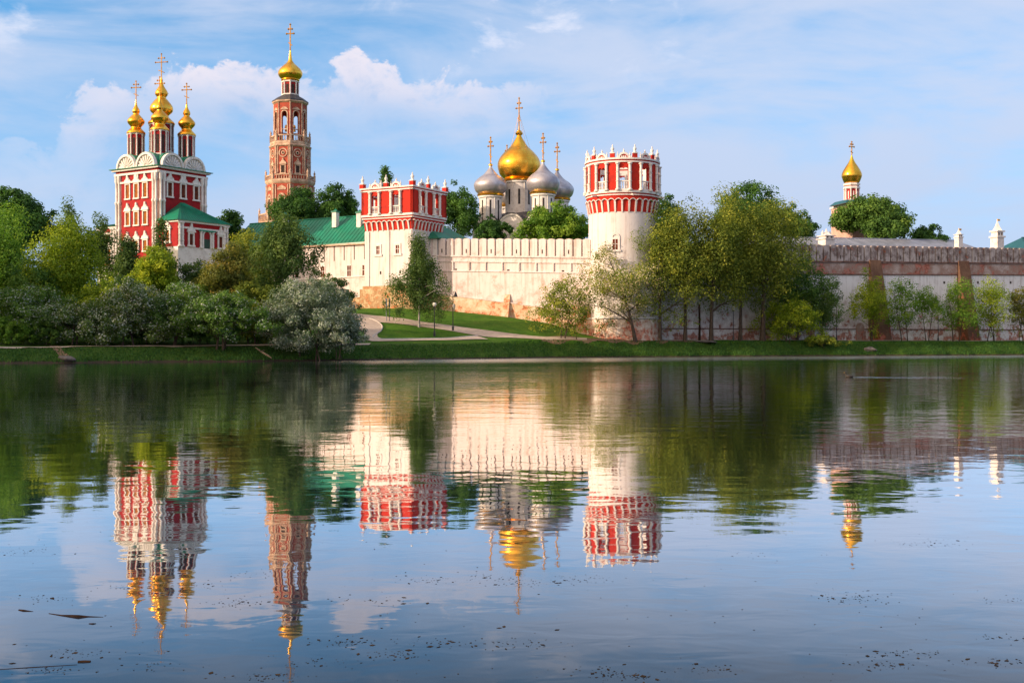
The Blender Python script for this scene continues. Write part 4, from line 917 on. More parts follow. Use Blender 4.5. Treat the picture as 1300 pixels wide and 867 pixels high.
# ------------------------------------------------------------------ cathedral
def cathedral():
    D = 215.0; a = R(20); U = (cos(a), -sin(a)); V = (sin(a), cos(a)); cc = (xat(665, D), D)
    P = lambda u, v: (cc[0] + u * U[0] + v * V[0], cc[1] + u * U[1] + v * V[1])
    zb = 5.0; zz = lambda zy, DD=D: zat(110 + zy / 4.128, DD)
    t = thing('cathedral', (*cc, zb), 'white cathedral with one gilded and four grey onion domes', 'cathedral')
    hu, hv = 7.4, 6.5; zw = zz(740, D - 5)
    fl = Fr(P(-hu, -hv), U); fr = Fr(P(hu, -hv), V)
    one(lambda m: m.box(fl, 0, 2 * hu, zb, zw, -2 * hv, 0), 'wall', M['white'], t)
    for f, Lx, n in ((fl, 2 * hu, 3), (fr, 2 * hv, 3)):
        for k in range(n):
            w = Lx / n; u = w * (k + .5); hgt = zz(672, D - 5) - zw
            g = one(lambda m: m.prism(f, arc(u, zw, w / 2 - .05, 14, hgt), -.9, .06), 'zakomara', M['white'], t)
            one(lambda m: m.band(f, arc(u, zw, w / 2 + .05, 14, hgt + .12), arc(u, zw, w / 2 - .28, 14, hgt - .22), -.88, .22), 'archivolt', M['trim'], g)
            one(lambda m: m.band(f, arc(u, zw + .02, w / 2 + .15, 14, hgt + .26), arc(u, zw + .02, w / 2 + .02, 14, hgt + .10), -3.2, .30), 'gable_roof', M['darkroof'], g)
            window(t, f, u, zw - 1.1, .7, 2.1, M['white'], M['dark'], 'arch', .2, .1, False)
            one(lambda m: m.box(f, max(u - w / 2 - .25, .02), u - w / 2 + .25, zb, zw - .05, -.02, .18), 'pilaster', M['white'], t)
    one(lambda m: m.lathe(cc, [(hu * 1.2, zw + .05), (hu * .9, zw + 2.2), (hu * .4, zw + 3.2)], 4, pi / 4 - a), 'roof', M['darkroof'], t)
    def dome(c, r, rd, z0, zbase, ztop, mat, crossz, crossh, belt, nwin, DD, sl):
        d = one(lambda m: m.lathe(c, [(rd, z0), (rd, zbase)], 32), 'drum', M['white'], t, smooth=True)
        f = Cyl(c, rd, 0.0); W = 2 * pi * rd
        for k in range(nwin):
            u = W * k / nwin
            one(lambda m: m.box(f, u - .17 * rd / 2.2, u + .17 * rd / 2.2, z0 + (zbase - z0) * sl[0], z0 + (zbase - z0) * sl[1], -.02, .02), 'slit_window', M['dark'], d)
            column(d, f, u + W / nwin / 2, z0, zbase - .4, .07, .03, M['trim'], 0, 'colonnette')
        one(lambda m: m.lathe(c, [(rd + .04, zbase - .45), (rd + .22, zbase - .3), (rd + .22, zbase - .05), (rd + .05, zbase)], 32), 'moulding', M['trim'], d, smooth=True)
        one(lambda m: m.lathe(c, [(rd + .06, zbase), (rd + .35, zbase + .06), (rd + .42, zbase + .32), (rd + .3, zbase + .4)], 32), 'gilt_belt', belt, d, smooth=True)
        o = onion(d, c, zbase + .36, ztop, r, rd * 1.02, mat, seg=40)
        one(lambda m: m.lathe(c, [(.1, ztop - .2), (r * .12, ztop), (r * .12, ztop + .2), (.08, ztop + .45)], 12), 'orb', M['gold'], o, smooth=True)
        cross(o, c, crossz, crossh, M['darkgold'], R(-20), .11, crossh * .105)
        return o
    q = 7.0
    DF = D - 5; DB = D + 4
    pos = [(570 + 218 / 4.128, DF + 2.0, 415, 268), (570 + 493 / 4.128, DF - 1.5, 395, 248), (570 + 567 / 4.128, DB + 2, 440, 298), (570 + 304 / 4.128, DB + 5, 480, 310)]
    for i, (px, DD, zt, zc) in enumerate(pos):
        c = (xat(px, DD), DD); s = DD / F / 4.128
        dz = (570, 560, 592, 630)[i]
        dome(c, 88 * s, 59 * s, zw, zz(dz + 6, DD), zz(zt, DD), M['silver'], zz(zt - 15, DD), zz(zc, DD) - zz(zt - 15, DD), M['gold'], 8, DD, (.15, .86))
    c = (xat(659, D), D); s = D / F / 4.128
    o = dome(c, 113 * s, 72 * s, zw + 1, zz(500), zz(240), M['gold'], zz(215), zz(62) - zz(215), M['gold'], 8, D, (.45, .80))
    one(lambda m: m.lathe(c, [(.2, zz(262)), (.62, zz(252)), (.68, zz(245)), (.45, zz(236)), (.15, zz(228)), (.1, zz(205))], 16), 'orb', M['gold'], o, smooth=True)
    top = (c[0], c[1], zz(140))
    for px, DD, zt, zc in pos:
        e = (xat(px, DD), DD, zz(zt + 60, DD)); e2 = (c[0] + (e[0] - c[0]) * .5, c[1] + (e[1] - c[1]) * .5, zz(430))
        pts = [(top[0] + (e2[0] - top[0]) * i / 8, top[1] + (e2[1] - top[1]) * i / 8, top[2] + (e2[2] - top[2]) * i / 8 - .5 * sin(pi * i / 8)) for i in range(9)]
        one(lambda m: m.tube(pts, .022, 4), 'guy_chain', M['darkgold'], o)
cathedral()

# ------------------------------------------------------------------ small church on the right
def small_church():
    D = 222.0; c = (xat(1081.3, D), D); zz = lambda zy: zat(170 + zy / 2.89, D); zb = 4.0; k = D / F / 2.89
    t = thing('small_church', (c[0], c[1], zb), 'distant pink church with a single gilded onion dome on a striped red drum', 'church')
    f = Fr((c[0] - .9, c[1] - 4), (1, .25)); zw = zz(269)
    one(lambda m: m.box(f, 0, 6.2, zb, zw, -8, 0), 'wall', M['pinkwall'], t)
    one(lambda m: m.box(f, -.2, 6.4, zw, zw + .35, -8.2, .2), 'cornice', M['trim'], t)
    for u in (1.2, 3.1, 5.0): window(t, f, u, zz(345), .9, 2.2, M['trim'], M['dark'], 'kokosh', .25, .15)
    ctr = f.pt(6.5, 0, -5)
    one(lambda m: m.lathe(c, [(4.3, zw + .36), (3.2, zw + 1.1), (1.9, zz(247)), (1.5, zz(246))], 4, pi / 4 + .24), 'roof', M['tealroof'], t)
    r = 25.5 * k; d = one(lambda m: m.lathe(c, [(r, zz(262)), (r, zz(180)), ], 8, pi / 8), 'drum', M['red'], t)
    for q in range(8):
        fo, w = octo(c, r * cos(pi / 8), q, pi / 8)
        one(lambda m: m.box(fo, w * .40, w * .60, zz(240), zz(212), -.01, .03), 'drum_window', M['trim'], d)
        column(d, fo, 0, zz(248), zz(202), .12, .03, M['trim'], 0, 'colonnette')
    for zl in (252, 204, 192): one(lambda m: m.lathe(c, [(r + .05, zz(zl)), (r + .25, zz(zl) + .12), (r + .25, zz(zl) + .4), (r + .05, zz(zl) + .5)], 8, pi / 8), 'moulding', M['trim'], d)
    R1 = 36.5 * k
    p = [(r * .98, zz(181)), (r * 1.1, zz(178)), (R1 * .92, zz(165)), (R1, zz(153)), (R1 * .9, zz(140)), (R1 * .62, zz(122)), (R1 * .34, zz(106)), (R1 * .16, zz(92)), (.12, zz(80))]
    dm = one(lambda m: m.lathe(c, spline(p, 6), 32), 'dome', M['gold'], d, smooth=True)
    cross(dm, c, zz(82), zz(30) - zz(82), M['darkgold'], R(30), .10, .6)
small_church()

# ------------------------------------------------------------------ trees
rng = np.random.default_rng(7)
def leaves(name, mat, parent, pts, out, size, tone, seed, droop=0.0, asp=.55):
    r = np.random.default_rng(seed); n = len(pts)
    nr = out * 1.0 + r.normal(0, .55, (n, 3)); nr[:, 2] += .30; nr /= np.linalg.norm(nr, axis=1, keepdims=True) + 1e-9
    a = r.normal(0, 1, (n, 3)); a[:, 2] -= droop; a -= (a * nr).sum(1, keepdims=True) * nr; a /= np.linalg.norm(a, axis=1, keepdims=True) + 1e-9
    b = np.cross(nr, a); s = size * r.uniform(.6, 1.35, (n, 1))
    v = np.stack([pts - a * s * .5, pts + b * s * asp * .5 + nr * s * .08, pts + a * s * .5, pts - b * s * asp * .5 + nr * s * .08], 1).reshape(-1, 3)
    o0 = np.array(origin(parent))
    q = np.arange(n * 4).reshape(n, 4)
    return quads(name, v - o0, q, mat, parent, tone=np.repeat(tone, 4))
def tree(px, D, top, hw, label, cat='tree', name='tree', leaf='mid', crown_bot=None, n=8000, size=.34, seed=0, shape='round', bark='bark', group=None, lean=0.0, blossom=None, bl_share=.4,
         trunks=1, tr=.22, sparse=1.0, clumps=None, flat=1.0, x=None, ybase=None, dx_top=0.0, bl_size=None, subs=None):
    n = int(n * 1.6); size *= 1.10; hw *= 1.13
    r = np.random.default_rng(seed * 13 + 5); x = xat(px, D) if x is None else x; z0 = gz(x, D) if ybase is None else ybase
    zt = zat(top, D); Rr = hw * D / F; zc_b = zat(crown_bot, D) if crown_bot is not None else z0 + (zt - z0) * .22
    zc_b = max(zc_b, z0 + .05)
    t = thing(name, (x, D, z0), label, cat, group)
    cz, rz = (zt + zc_b) / 2, (zt - zc_b) / 2; cx = x + lean; cy = D
    K = clumps or int(60 + 26 * Rr)
    # a crown is a handful of billowing sub-crowns, so its outline is uneven
    S = subs or (7 if Rr > 3.2 else 5); sc = np.zeros((S, 3)); ssz = r.uniform(.60, .80, S) if shape == 'bush' else r.uniform(.48, .66, S) if shape == 'drop' else r.uniform(.40, .60, S)
    for i in range(S):
        for _ in range(30):
            q = r.normal(0, 1, 3); q /= np.linalg.norm(q); q *= r.uniform(.30, 1.0) * (1 - ssz[i]); q = q * (1.12, 1.12, 1.05)
            if i == 0 or min(np.linalg.norm(q - sc[k]) for k in range(i)) > .34: break
        sc[i] = q
    sc[0] = (r.uniform(-.15, .15), r.uniform(-.15, .15), 1 - ssz[0])
    if shape in ('bush', 'drop') and S > 2: sc[1] = (-.45, .1, -(1 - ssz[1])); sc[2] = (.45, -.1, -(1 - ssz[2]))
    if S == 1: ssz[0] = 1.0; sc[0] = 0
    sub = r.integers(0, S, K); d = r.normal(0, 1, (K, 3)); d[:, 2] += .15; d /= np.linalg.norm(d, axis=1, keepdims=True)
    rad = np.where(r.random(K) < .75, r.uniform(.70, 1.0, K), r.uniform(.2, .7, K))
    pn = sc[sub] + d * (rad * ssz[sub])[:, None]; zrel = np.clip(pn[:, 2], -1, 1)
    if shape == 'round': wd = np.ones(K)
    elif shape == 'cone': wd = np.clip(1.10 - .50 * (zrel + .45), .15, 1.1)
    elif shape == 'drop': wd = np.where(zrel > -.3, 1.12 - .72 * (zrel + .3), 1.05)
    elif shape == 'vase': wd = np.clip(.85 + .28 * zrel, .4, 1.1)
    elif shape == 'bush': wd = np.clip(1.1 - .25 * zrel, .5, 1.2)
    cp = np.stack([cx + pn[:, 0] * Rr * wd + dx_top * (zrel + 1) / 2, cy + pn[:, 1] * Rr * wd * .9, cz + zrel * rz], 1)
    cp[:, 2] = np.maximum(cp[:, 2], zc_b + .15)
    cr = (Rr * rz * .5) ** .5 * r.uniform(.10, .29, K) * 1.12 * (1.0 if sparse >= 1 else .85)
    w = cr ** 2; cnt = np.maximum(3, (n * w / w.sum()).astype(int)); tn = np.clip(r.normal(.46, .28, K), 0, 1)
    idx = np.repeat(np.arange(K), cnt); N = len(idx)
    off = r.normal(0, 1, (N, 3)); ln = np.linalg.norm(off, axis=1, keepdims=True); off = off / ln * np.minimum(ln, 2.0) * np.array([.54, .54, .42 * flat])
    pts = cp[idx] + off * cr[idx, None]
    if shape == 'cone' or flat > 1.4: pts[:, 2] -= r.random(N) ** 2 * .6
    pts[:, 2] = np.maximum(pts[:, 2], z0 + .05 + .1 * r.random(N))
    out = off / (np.linalg.norm(off, axis=1, keepdims=True) + 1e-6) * .95 + (pts - np.array([cx, cy, cz])) / np.array([Rr, Rr, rz]) * .35
    tone = np.clip(tn[idx] + r.normal(0, .11, N), 0, 1)
    if blossom:
        isb = r.random(N) < bl_share * np.clip(1.3 * r.random(K)[idx] + .25, 0, 1) * 1.3
        leaves('crown', L[leaf], t, pts[~isb], out[~isb], size, tone[~isb], seed, 0)
        bo = leaves('blossom', L[blossom], t, pts[isb] + out[isb] * .06, out[isb], bl_size or size * .66, tone[isb], seed + 1, 0, .9); bo["kind"] = "stuff"
    else: leaves('crown', L[leaf], t, pts, out, size, tone, seed, 1.2 if flat > 1.4 else .2)
    # trunk and limbs
    for k in range(trunks):
        m = MB(); a0 = r.uniform(0, 6.28); bx = x + (r.uniform(-.5, .5) * Rr * .5 if trunks > 1 else 0); by = D + (r.uniform(-.5, .5) if trunks > 1 else 0)
        tx = cx + (r.uniform(-.45, .45) * Rr if trunks > 1 else 0); zt_ = cz + rz * .55
        n_ = 8; ph = r.uniform(0, 6.28); pp = []
        for i in range(n_ + 1):
            s = i / n_; e = s ** 1.25
            pp.append((bx + (tx + dx_top * .6 - bx) * e + .12 * tr * 6 * sin(ph + s * 5) * s, by + (cy - by) * s + .1 * tr * 6 * cos(ph * 1.7 + s * 4) * s, z0 - .25 + (zt_ - z0 + .25) * s))
        rr = [tr * (1.25 if i == 0 else 1.0) * (1 - .80 * i / n_) for i in range(n_ + 1)]
        m.tube(pp, rr, 7)
        tro = m.build('trunk', M[bark], t, smooth=True)
        limbs = r.choice(K, size=min(K, 16 if tr > .15 else 9), replace=False)
        for j in limbs:
            tip = cp[j]; best = min(range(2, n_), key=lambda i: abs(pp[i][2] - (tip[2] - .35 * math.hypot(tip[0] - pp[i][0], tip[1] - pp[i][1]) - .3)))
            s0 = Vector(pp[best]); e = Vector(tip); mid = (s0 + e) / 2 + Vector((r.normal(0, .2), r.normal(0, .2), .10 * (e - s0).length))
            lm = MB(); lm.tube([s0, (s0 + mid) / 2 + Vector((0, 0, .06)), mid, e], [rr[best] * .62, rr[best] * .45, rr[best] * .32, .02], 5); lm.build('limb', M[bark], tro, smooth=True)
    return t
BACK = 'trees standing behind the walls'; WILL = 'willows along the far bank'; LEFT = 'trees on the left bank'; SAP = 'young trees before the shaded wall'
# behind the walls
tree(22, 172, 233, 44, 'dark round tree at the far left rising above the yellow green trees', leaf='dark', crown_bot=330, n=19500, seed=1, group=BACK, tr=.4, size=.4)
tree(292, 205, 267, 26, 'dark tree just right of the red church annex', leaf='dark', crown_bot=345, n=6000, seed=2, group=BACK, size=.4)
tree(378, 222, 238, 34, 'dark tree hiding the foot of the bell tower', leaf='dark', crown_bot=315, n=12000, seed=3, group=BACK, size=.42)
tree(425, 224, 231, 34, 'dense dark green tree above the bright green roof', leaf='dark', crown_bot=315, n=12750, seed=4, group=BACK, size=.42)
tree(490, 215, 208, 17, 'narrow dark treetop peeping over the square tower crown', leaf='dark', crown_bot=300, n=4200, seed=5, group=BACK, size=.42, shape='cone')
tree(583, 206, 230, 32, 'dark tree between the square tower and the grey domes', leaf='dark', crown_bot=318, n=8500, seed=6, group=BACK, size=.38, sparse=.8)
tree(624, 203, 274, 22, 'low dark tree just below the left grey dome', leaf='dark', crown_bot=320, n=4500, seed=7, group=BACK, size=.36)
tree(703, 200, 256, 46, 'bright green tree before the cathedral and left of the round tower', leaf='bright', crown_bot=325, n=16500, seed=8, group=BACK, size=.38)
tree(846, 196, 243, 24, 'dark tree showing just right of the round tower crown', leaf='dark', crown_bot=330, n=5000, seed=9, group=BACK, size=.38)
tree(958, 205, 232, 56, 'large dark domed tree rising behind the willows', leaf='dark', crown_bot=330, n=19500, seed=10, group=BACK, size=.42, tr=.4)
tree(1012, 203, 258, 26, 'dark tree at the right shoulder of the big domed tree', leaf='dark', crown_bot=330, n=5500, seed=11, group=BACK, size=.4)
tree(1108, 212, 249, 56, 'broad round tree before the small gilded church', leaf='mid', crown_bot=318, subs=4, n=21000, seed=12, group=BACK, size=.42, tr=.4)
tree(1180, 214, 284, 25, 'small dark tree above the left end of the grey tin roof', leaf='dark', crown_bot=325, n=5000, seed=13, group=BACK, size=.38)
# right bank
def onbank(px, off):                                # distance at which a sight line has gone 'off' metres past the shore
    D = 150.0
    while D < 230 and D - float(shore(xat(px, D))) < off: D += .1
    return D
tree(807, onbank(807, 5.6), 304, 64, 'leaning tree with cream blossom before the round tower', leaf='olive', crown_bot=412, n=7600, seed=20, size=.25, lean=-3.6, tr=.27, blossom='cream', bl_share=.38, group=WILL, clumps=120, subs=9)
tree(722, onbank(722, 6.5), 348, 40, 'loose round bush left of the leaning tree', name='bush', cat='bush', leaf='olive', crown_bot=430, n=5200, seed=21, size=.24, tr=.07, trunks=4, shape='bush')
def will(px, off, top, hw, cb, n, sd, leaf, label, tr, **k):
    tree(px, onbank(px, off), top, hw, label, leaf=leaf, crown_bot=cb, n=n, seed=sd, size=.28, group=WILL, tr=tr, flat=1.4, **k)
will(838, 6.4, 254, 44, 424, 9430, 22, 'olive', 'olive willow hiding the right edge of the round tower', .27, shape='bush')
will(870, 6.0, 243, 42, 408, 9430, 23, 'olive', 'tall olive willow with a dark straight trunk', .3)
will(903, 5.4, 240, 44, 412, 10250, 24, 'olive', 'willow with a short forked trunk beside the lamp post', .34, dx_top=1.0)
will(940, 7.2, 246, 46, 412, 9430, 25, 'olive', 'golden green willow between the forked one and the broad one', .3)
will(968, 6.0, 252, 62, 416, 12710, 26, 'olive', 'broad willow with a thick leaning trunk', .42, lean=1.0, subs=9)
will(1012, 8.0, 310, 36, 424, 8500, 45, 'mid', 'lower dark willow at the right end of the willow row', .24, shape='bush')
tree(1000, onbank(1000, 5.0), 374, 36, 'yellow green bush at the foot of the broad willow', name='bush', cat='bush', leaf='yellow', crown_bot=436, n=5500, seed=27, size=.24, tr=.06, trunks=3, shape='bush')
def sap(px, off, top, hw, cb, n, sd, leaf, label, tr, **k):
    tree(px, onbank(px, off), top, hw, label, leaf=leaf, crown_bot=cb, n=n, seed=sd, size=.24, group=SAP, tr=tr, **k)
sap(1044, 7.5, 346, 34, 428, 5200, 28, 'birch', 'grey green small tree right of the broad willow', .13)
tree(1042, onbank(1042, 3.0), 424, 24, 'low shrub hanging over the bank edge', name='bush', cat='bush', leaf='olive', crown_bot=448, n=2600, seed=29, size=.2, tr=.04, shape='bush', trunks=2)
sap(1106, 6.5, 338, 30, 430, 4600, 30, 'yellow', 'yellow green sapling with the fullest crown before the shaded wall', .10, trunks=3)
sap(1146, 6.0, 352, 28, 424, 3000, 31, 'bright', 'green sapling with a thin forked trunk', .10, trunks=2)
sap(1178, 6.5, 362, 24, 424, 2300, 32, 'bright', 'slight sapling between two fuller ones', .09, trunks=2)
sap(1216, 6.0, 350, 31, 430, 3600, 33, 'bright', 'sapling growing before the brick buttress', .11, trunks=2)
sap(1256, 6.5, 350, 34, 432, 4200, 34, 'yellow', 'yellow green spreading sapling right of the buttress', .09, trunks=3)
sap(1296, 6.0, 362, 26, 432, 3400, 35, 'rust', 'rusty young tree at the right edge of the view', .08, trunks=2)
# lone birch on the grass island
ix, iy = hit(532, 415.5)
tree(531, iy, 294, 38, 'lone birch on the grass island before the square tower', leaf='birch', crown_bot=419, n=12500, seed=41, size=.24, shape='drop', subs=12, tr=.16, flat=1.7, x=ix, bark='palebark', sparse=.8)
# left bank
tree(2, 136, 262, 52, 'tall yellow green tree cut by the left edge', leaf='bright', crown_bot=425, n=11000, seed=50, size=.28, group=LEFT, tr=.22, flat=1.3)
tree(78, 138, 276, 64, 'large yellow green tree with a rounded crown', leaf='yellow', crown_bot=428, n=15500, seed=51, size=.27, group=LEFT, tr=.26, flat=1.3)
tree(88, 152, 252, 30, 'wispy dark birch behind the large yellow green tree', leaf='birch', crown_bot=380, n=4600, seed=52, size=.28, group=LEFT, tr=.15, bark='palebark', sparse=.6, shape='cone', flat=1.6)
tree(128, 150, 264, 28, 'thin dark tree just left of the red church', leaf='birch', crown_bot=390, n=4600, seed=53, size=.28, group=LEFT, tr=.15, sparse=.6, flat=1.5)
tree(160, 146, 296, 24, 'dark birch before the left corner of the red church', leaf='birch', crown_bot=410, n=5500, seed=54, size=.28, group=LEFT, tr=.16, bark='palebark', shape='cone', flat=1.7)
tree(206, 140, 274, 26, 'loose dark birch before the corner of the red church', leaf='birch', crown_bot=400, n=4600, seed=55, size=.27, group=LEFT, tr=.14, bark='palebark', sparse=.65, shape='cone', flat=1.7)
tree(196, 136, 310, 38, 'small tree of bright yellow leaves', leaf='yellow', crown_bot=388, n=7500, seed=56, size=.25, group=LEFT, tr=.14)
tree(244, 142, 330, 28, 'dark bushy tree before the white church footing', leaf='birch', crown_bot=415, n=6000, seed=57, size=.26, group=LEFT, tr=.14)
tree(288, 136, 306, 42, 'bronze leaved tree right of the red church', leaf='rust', crown_bot=424, n=10000, seed=58, size=.26, group=LEFT, tr=.18)
tree(318, 146, 286, 38, 'olive tree between the red church and the tall dark birch', leaf='olive', crown_bot=410, n=8000, seed=59, size=.27, group=LEFT, tr=.18)
tree(362, 140, 262, 46, 'tall dark birch before the bell tower', leaf='birch', crown_bot=385, n=10500, seed=60, size=.28, group=LEFT, tr=.2, bark='palebark', sparse=.75, flat=1.6)
tree(418, 136, 348, 38, 'dark loose tree behind the big white blossom bush', leaf='birch', crown_bot=428, n=7500, seed=61, size=.25, group=LEFT, tr=.14, sparse=.7)
HAW = 'blossoming hawthorns on the left bank'
tree(33, 129, 360, 54, 'white blossoming hawthorn at the far left', leaf='mid', shape='bush', crown_bot=433, n=10000, seed=62, subs=5, size=.24, group=HAW, tr=.10, trunks=2, blossom='blossom', bl_share=.24)
tree(98, 127.5, 376, 46, 'small hawthorn with blossom low over the path', leaf='birch', shape='bush', crown_bot=437, n=7500, seed=63, subs=5, size=.24, group=HAW, tr=.10, trunks=2, blossom='blossom', bl_share=.30)
tree(162, 128.5, 350, 50, 'hawthorn full of white blossom below the yellow tree', leaf='birch', shape='bush', crown_bot=433, n=10625, seed=64, subs=5, size=.24, group=HAW, tr=.12, trunks=2, blossom='blossom', bl_share=.36)
tree(226, 130, 358, 46, 'hawthorn with thin blossom left of the bronze tree', leaf='mid', shape='bush', crown_bot=433, n=8750, seed=65, subs=5, size=.24, group=HAW, tr=.11, trunks=2, blossom='blossom', bl_share=.25)
tree(286, 128, 368, 52, 'dark hawthorn spreading left of the big blossom bush', leaf='mid', shape='bush', crown_bot=433, n=10625, seed=66, subs=5, size=.24, group=HAW, tr=.13, trunks=3, blossom='blossom', bl_share=.15)
tree(394, 130, 352, 50, 'big round bush covered in grey white blossom by the water', name='bush', cat='bush', leaf='silver', crown_bot=446, n=17000, seed=67, size=.24, tr=.09, trunks=4, shape='bush', blossom='blossom', bl_share=.42, clumps=260, subs=1)
tree(430, 129.5, 402, 34, 'lower blossom bush spilling down to the water', name='bush', cat='bush', leaf='silver', crown_bot=455, n=8000, seed=68, size=.23, tr=.06, trunks=3, shape='bush', blossom='blossom', bl_share=.38, ybase=.5, subs=2)
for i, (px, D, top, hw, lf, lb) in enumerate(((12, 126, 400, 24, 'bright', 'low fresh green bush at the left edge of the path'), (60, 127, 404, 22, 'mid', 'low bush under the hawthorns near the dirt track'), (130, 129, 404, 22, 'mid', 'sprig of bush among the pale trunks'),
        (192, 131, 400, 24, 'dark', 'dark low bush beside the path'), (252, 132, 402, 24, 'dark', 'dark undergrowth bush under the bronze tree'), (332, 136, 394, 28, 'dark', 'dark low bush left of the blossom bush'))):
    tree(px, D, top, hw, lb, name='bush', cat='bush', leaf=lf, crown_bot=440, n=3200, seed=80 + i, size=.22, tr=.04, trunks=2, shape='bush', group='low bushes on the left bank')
for i, (px, D, top, hw, lf, lb) in enumerate(((40, 133, 330, 40, 'mid', 'green bushy tree filling the gap under the large yellow green crown'), (132, 133, 346, 36, 'yellow', 'yellow green bushy tree between two hawthorns'),
        (196, 134, 372, 34, 'olive', 'olive bushy tree under the small bright yellow tree'), (256, 134, 360, 34, 'mid', 'green bushy tree left of the bronze leaved tree'), (318, 135, 352, 34, 'olive', 'olive bushy tree between the bronze tree and the blossom bush'))):
    tree(px, D, top, hw, lb, leaf=lf, crown_bot=438, n=6500, seed=150 + i, size=.25, shape='bush', group=LEFT, tr=.1, trunks=2)
# dim undergrowth at the back of the left grove
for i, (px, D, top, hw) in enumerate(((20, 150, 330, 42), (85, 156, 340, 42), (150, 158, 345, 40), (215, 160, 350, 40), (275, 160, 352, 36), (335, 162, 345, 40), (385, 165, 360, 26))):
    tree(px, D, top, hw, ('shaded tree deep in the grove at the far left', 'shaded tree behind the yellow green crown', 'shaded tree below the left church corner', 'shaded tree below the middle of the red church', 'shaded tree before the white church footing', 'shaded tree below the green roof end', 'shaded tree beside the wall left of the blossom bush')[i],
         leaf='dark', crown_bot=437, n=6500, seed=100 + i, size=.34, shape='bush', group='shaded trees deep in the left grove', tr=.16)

for i, (tx, ty, hgt, rr) in enumerate(((-60, 117, 15.5, 5.5), (-64, 111.5, 16, 5.5), (-66, 125, 15, 6), (-71, 108, 15, 5), (-77, 106, 14, 5.5), (-86, 103, 15, 6), (-97, 98, 16, 6), (-66, 120, 14, 5), (-80, 116, 15, 6))):
    px_ = 650 + tx * F / ty
    tree(px_, ty, HOR - (gz(tx, ty) + hgt - EYE) * F / ty, rr * F / ty, 'green tree further left along the bank, outside the photograph', leaf='mid', crown_bot=HOR - (gz(tx, ty) + 1.0 - EYE) * F / ty, n=4500, seed=130 + i, size=.42, group='trees further along the left bank', tr=.2)
# ------------------------------------------------------------------ lamps, posts
def lamp(px, py, top, label, globe=True, D=None):
    x, y = hit(px, py) if D is None else (xat(px, D), D); z0 = gz(x, y); zt = zat(top, y); H = zt - z0
    t = thing('street_lamp', (x, y, z0), label, 'street lamp', 'lamp posts by the paths')
    one(lambda m: m.lathe((x, y), [(.15, z0 - .1), (.15, z0 + .5), (.09, z0 + .62), (.065, z0 + 1.0), (.05, z0 + H * .86), (.09, z0 + H * .87), (.05, z0 + H * .885)], 8), 'post', M['iron'], t, smooth=True)
    if globe:
        one(lambda m: m.lathe((x, y), [(.10, z0 + H * .88), (.24, z0 + H * .92), (.27, z0 + H * .955), (.18, z0 + H * .99), (.03, zt)], 12), 'lamp_globe', M['opal'], t, smooth=True)
        one(lambda m: m.lathe((x, y), [(.13, z0 + H * .865), (.13, z0 + H * .885)], 8), 'collar', M['iron'], t)
    else:
        m = MB(); m.tube([(x, y, z0 + H * .85), (x + .06, y, zt - .05), (x + .22, y, zt), (x + .36, y, zt - .08)], .04, 6); m.build('bracket', M['iron'], t, smooth=True)
        one(lambda m: m.lathe((x + .36, y), [(.30, zt - .75), (.22, zt - .45), (.10, zt - .15), (.03, zt - .06)], 10), 'lamp_shade', M['iron'], t, smooth=True)
        one(lambda m: m.lathe((x + .10, y), [(.03, z0 + H * .55), (.14, z0 + H * .60), (.16, z0 + H * .64), (.05, z0 + H * .69)], 10), 'hanging_planter', M['kerb'], t, smooth=True)
lamp(551.5, 427, 384, 'short lamp post with a white globe right of the lone birch')
lamp(575, 420, 370, 'tall dark lamp post with a hooded lamp by the path', False)
lamp(931, 431, 389, 'lamp post with a globe among the willow trunks', True, onbank(931, 6.5))
lamp(1062, 431, 384, 'lamp post against the shaded wall right of the willows', True, onbank(1062, 8.5))
lamp(1191, 431, 396, 'lamp post among the saplings left of the brick buttress', True, onbank(1191, 8.5))
for i, (px, lb) in enumerate(((490.5, 'left one of two grey posts at the path bend'), (494.5, 'right one of two grey posts at the path bend'))):
    x, y = hit(px, 408); z0 = gz(x, y); zt = zat(379, y)
    t = thing('sign_post', (x, y, z0), lb, 'post', 'grey posts at the path bend')
    one(lambda m: m.tube([(x, y, z0 - .2), (x, y, zt)], .055, 8), 'pole', M['greypost'], t)
    one(lambda m: m.box(Fr((x, y), (1, 0.1)), -.12, .12, zt - 1.1, zt, .06, .10), 'sign_plate', M['greypost'], t)
y = onbank(888, 5.6); x = xat(888, y); m = MB(); m.tube([(x, y, gz(x, y) - .2), (x + .02, y, gz(x, y) + 2.0), (x - .03, y, zat(386, y))], [.19, .16, .13], 9)
tag(m.build('tree_stump', M['driftwood'], None), 'tall bare brown trunk stump among the willows', 'tree stump')
# rocks, boards and a branch on the bank
def rock(px, py, D, w, h, label, mat='rock'):
    x = xat(px, D); z = gz(x, D); bm = bmesh.new(); bmesh.ops.create_icosphere(bm, subdivisions=3, radius=1.0); r = random.Random(px)
    ph = [r.uniform(0, 6) for _ in range(6)]
    for v in bm.verts:
        k = 1 + .18 * sin(v.co.x * 3 + ph[0]) * cos(v.co.y * 2.6 + ph[1]) + .12 * sin(v.co.z * 5 + ph[2] + v.co.x * 2)
        v.co = Vector((v.co.x * w * k, v.co.y * w * .7 * k, v.co.z * h * k))
    me = bpy.data.meshes.new('rock'); bm.to_mesh(me); bm.free(); me.materials.append(M[mat]); o = bpy.data.objects.new('rock', me); C.objects.link(o); o.location = (x, D, z + h * .3)
    return tag(o, label, 'rock')
rock(85, 454, 117.2, .75, .40, 'grey flat rock where the dirt track meets the water')
rock(1104, 447, onbank(1104, 1.5), 1.05, .45, 'grey boulder on the bank below the saplings')
rock(895, 434, onbank(895, 5.0), 1.6, .22, 'flat pale slab lying by the willow trunks')
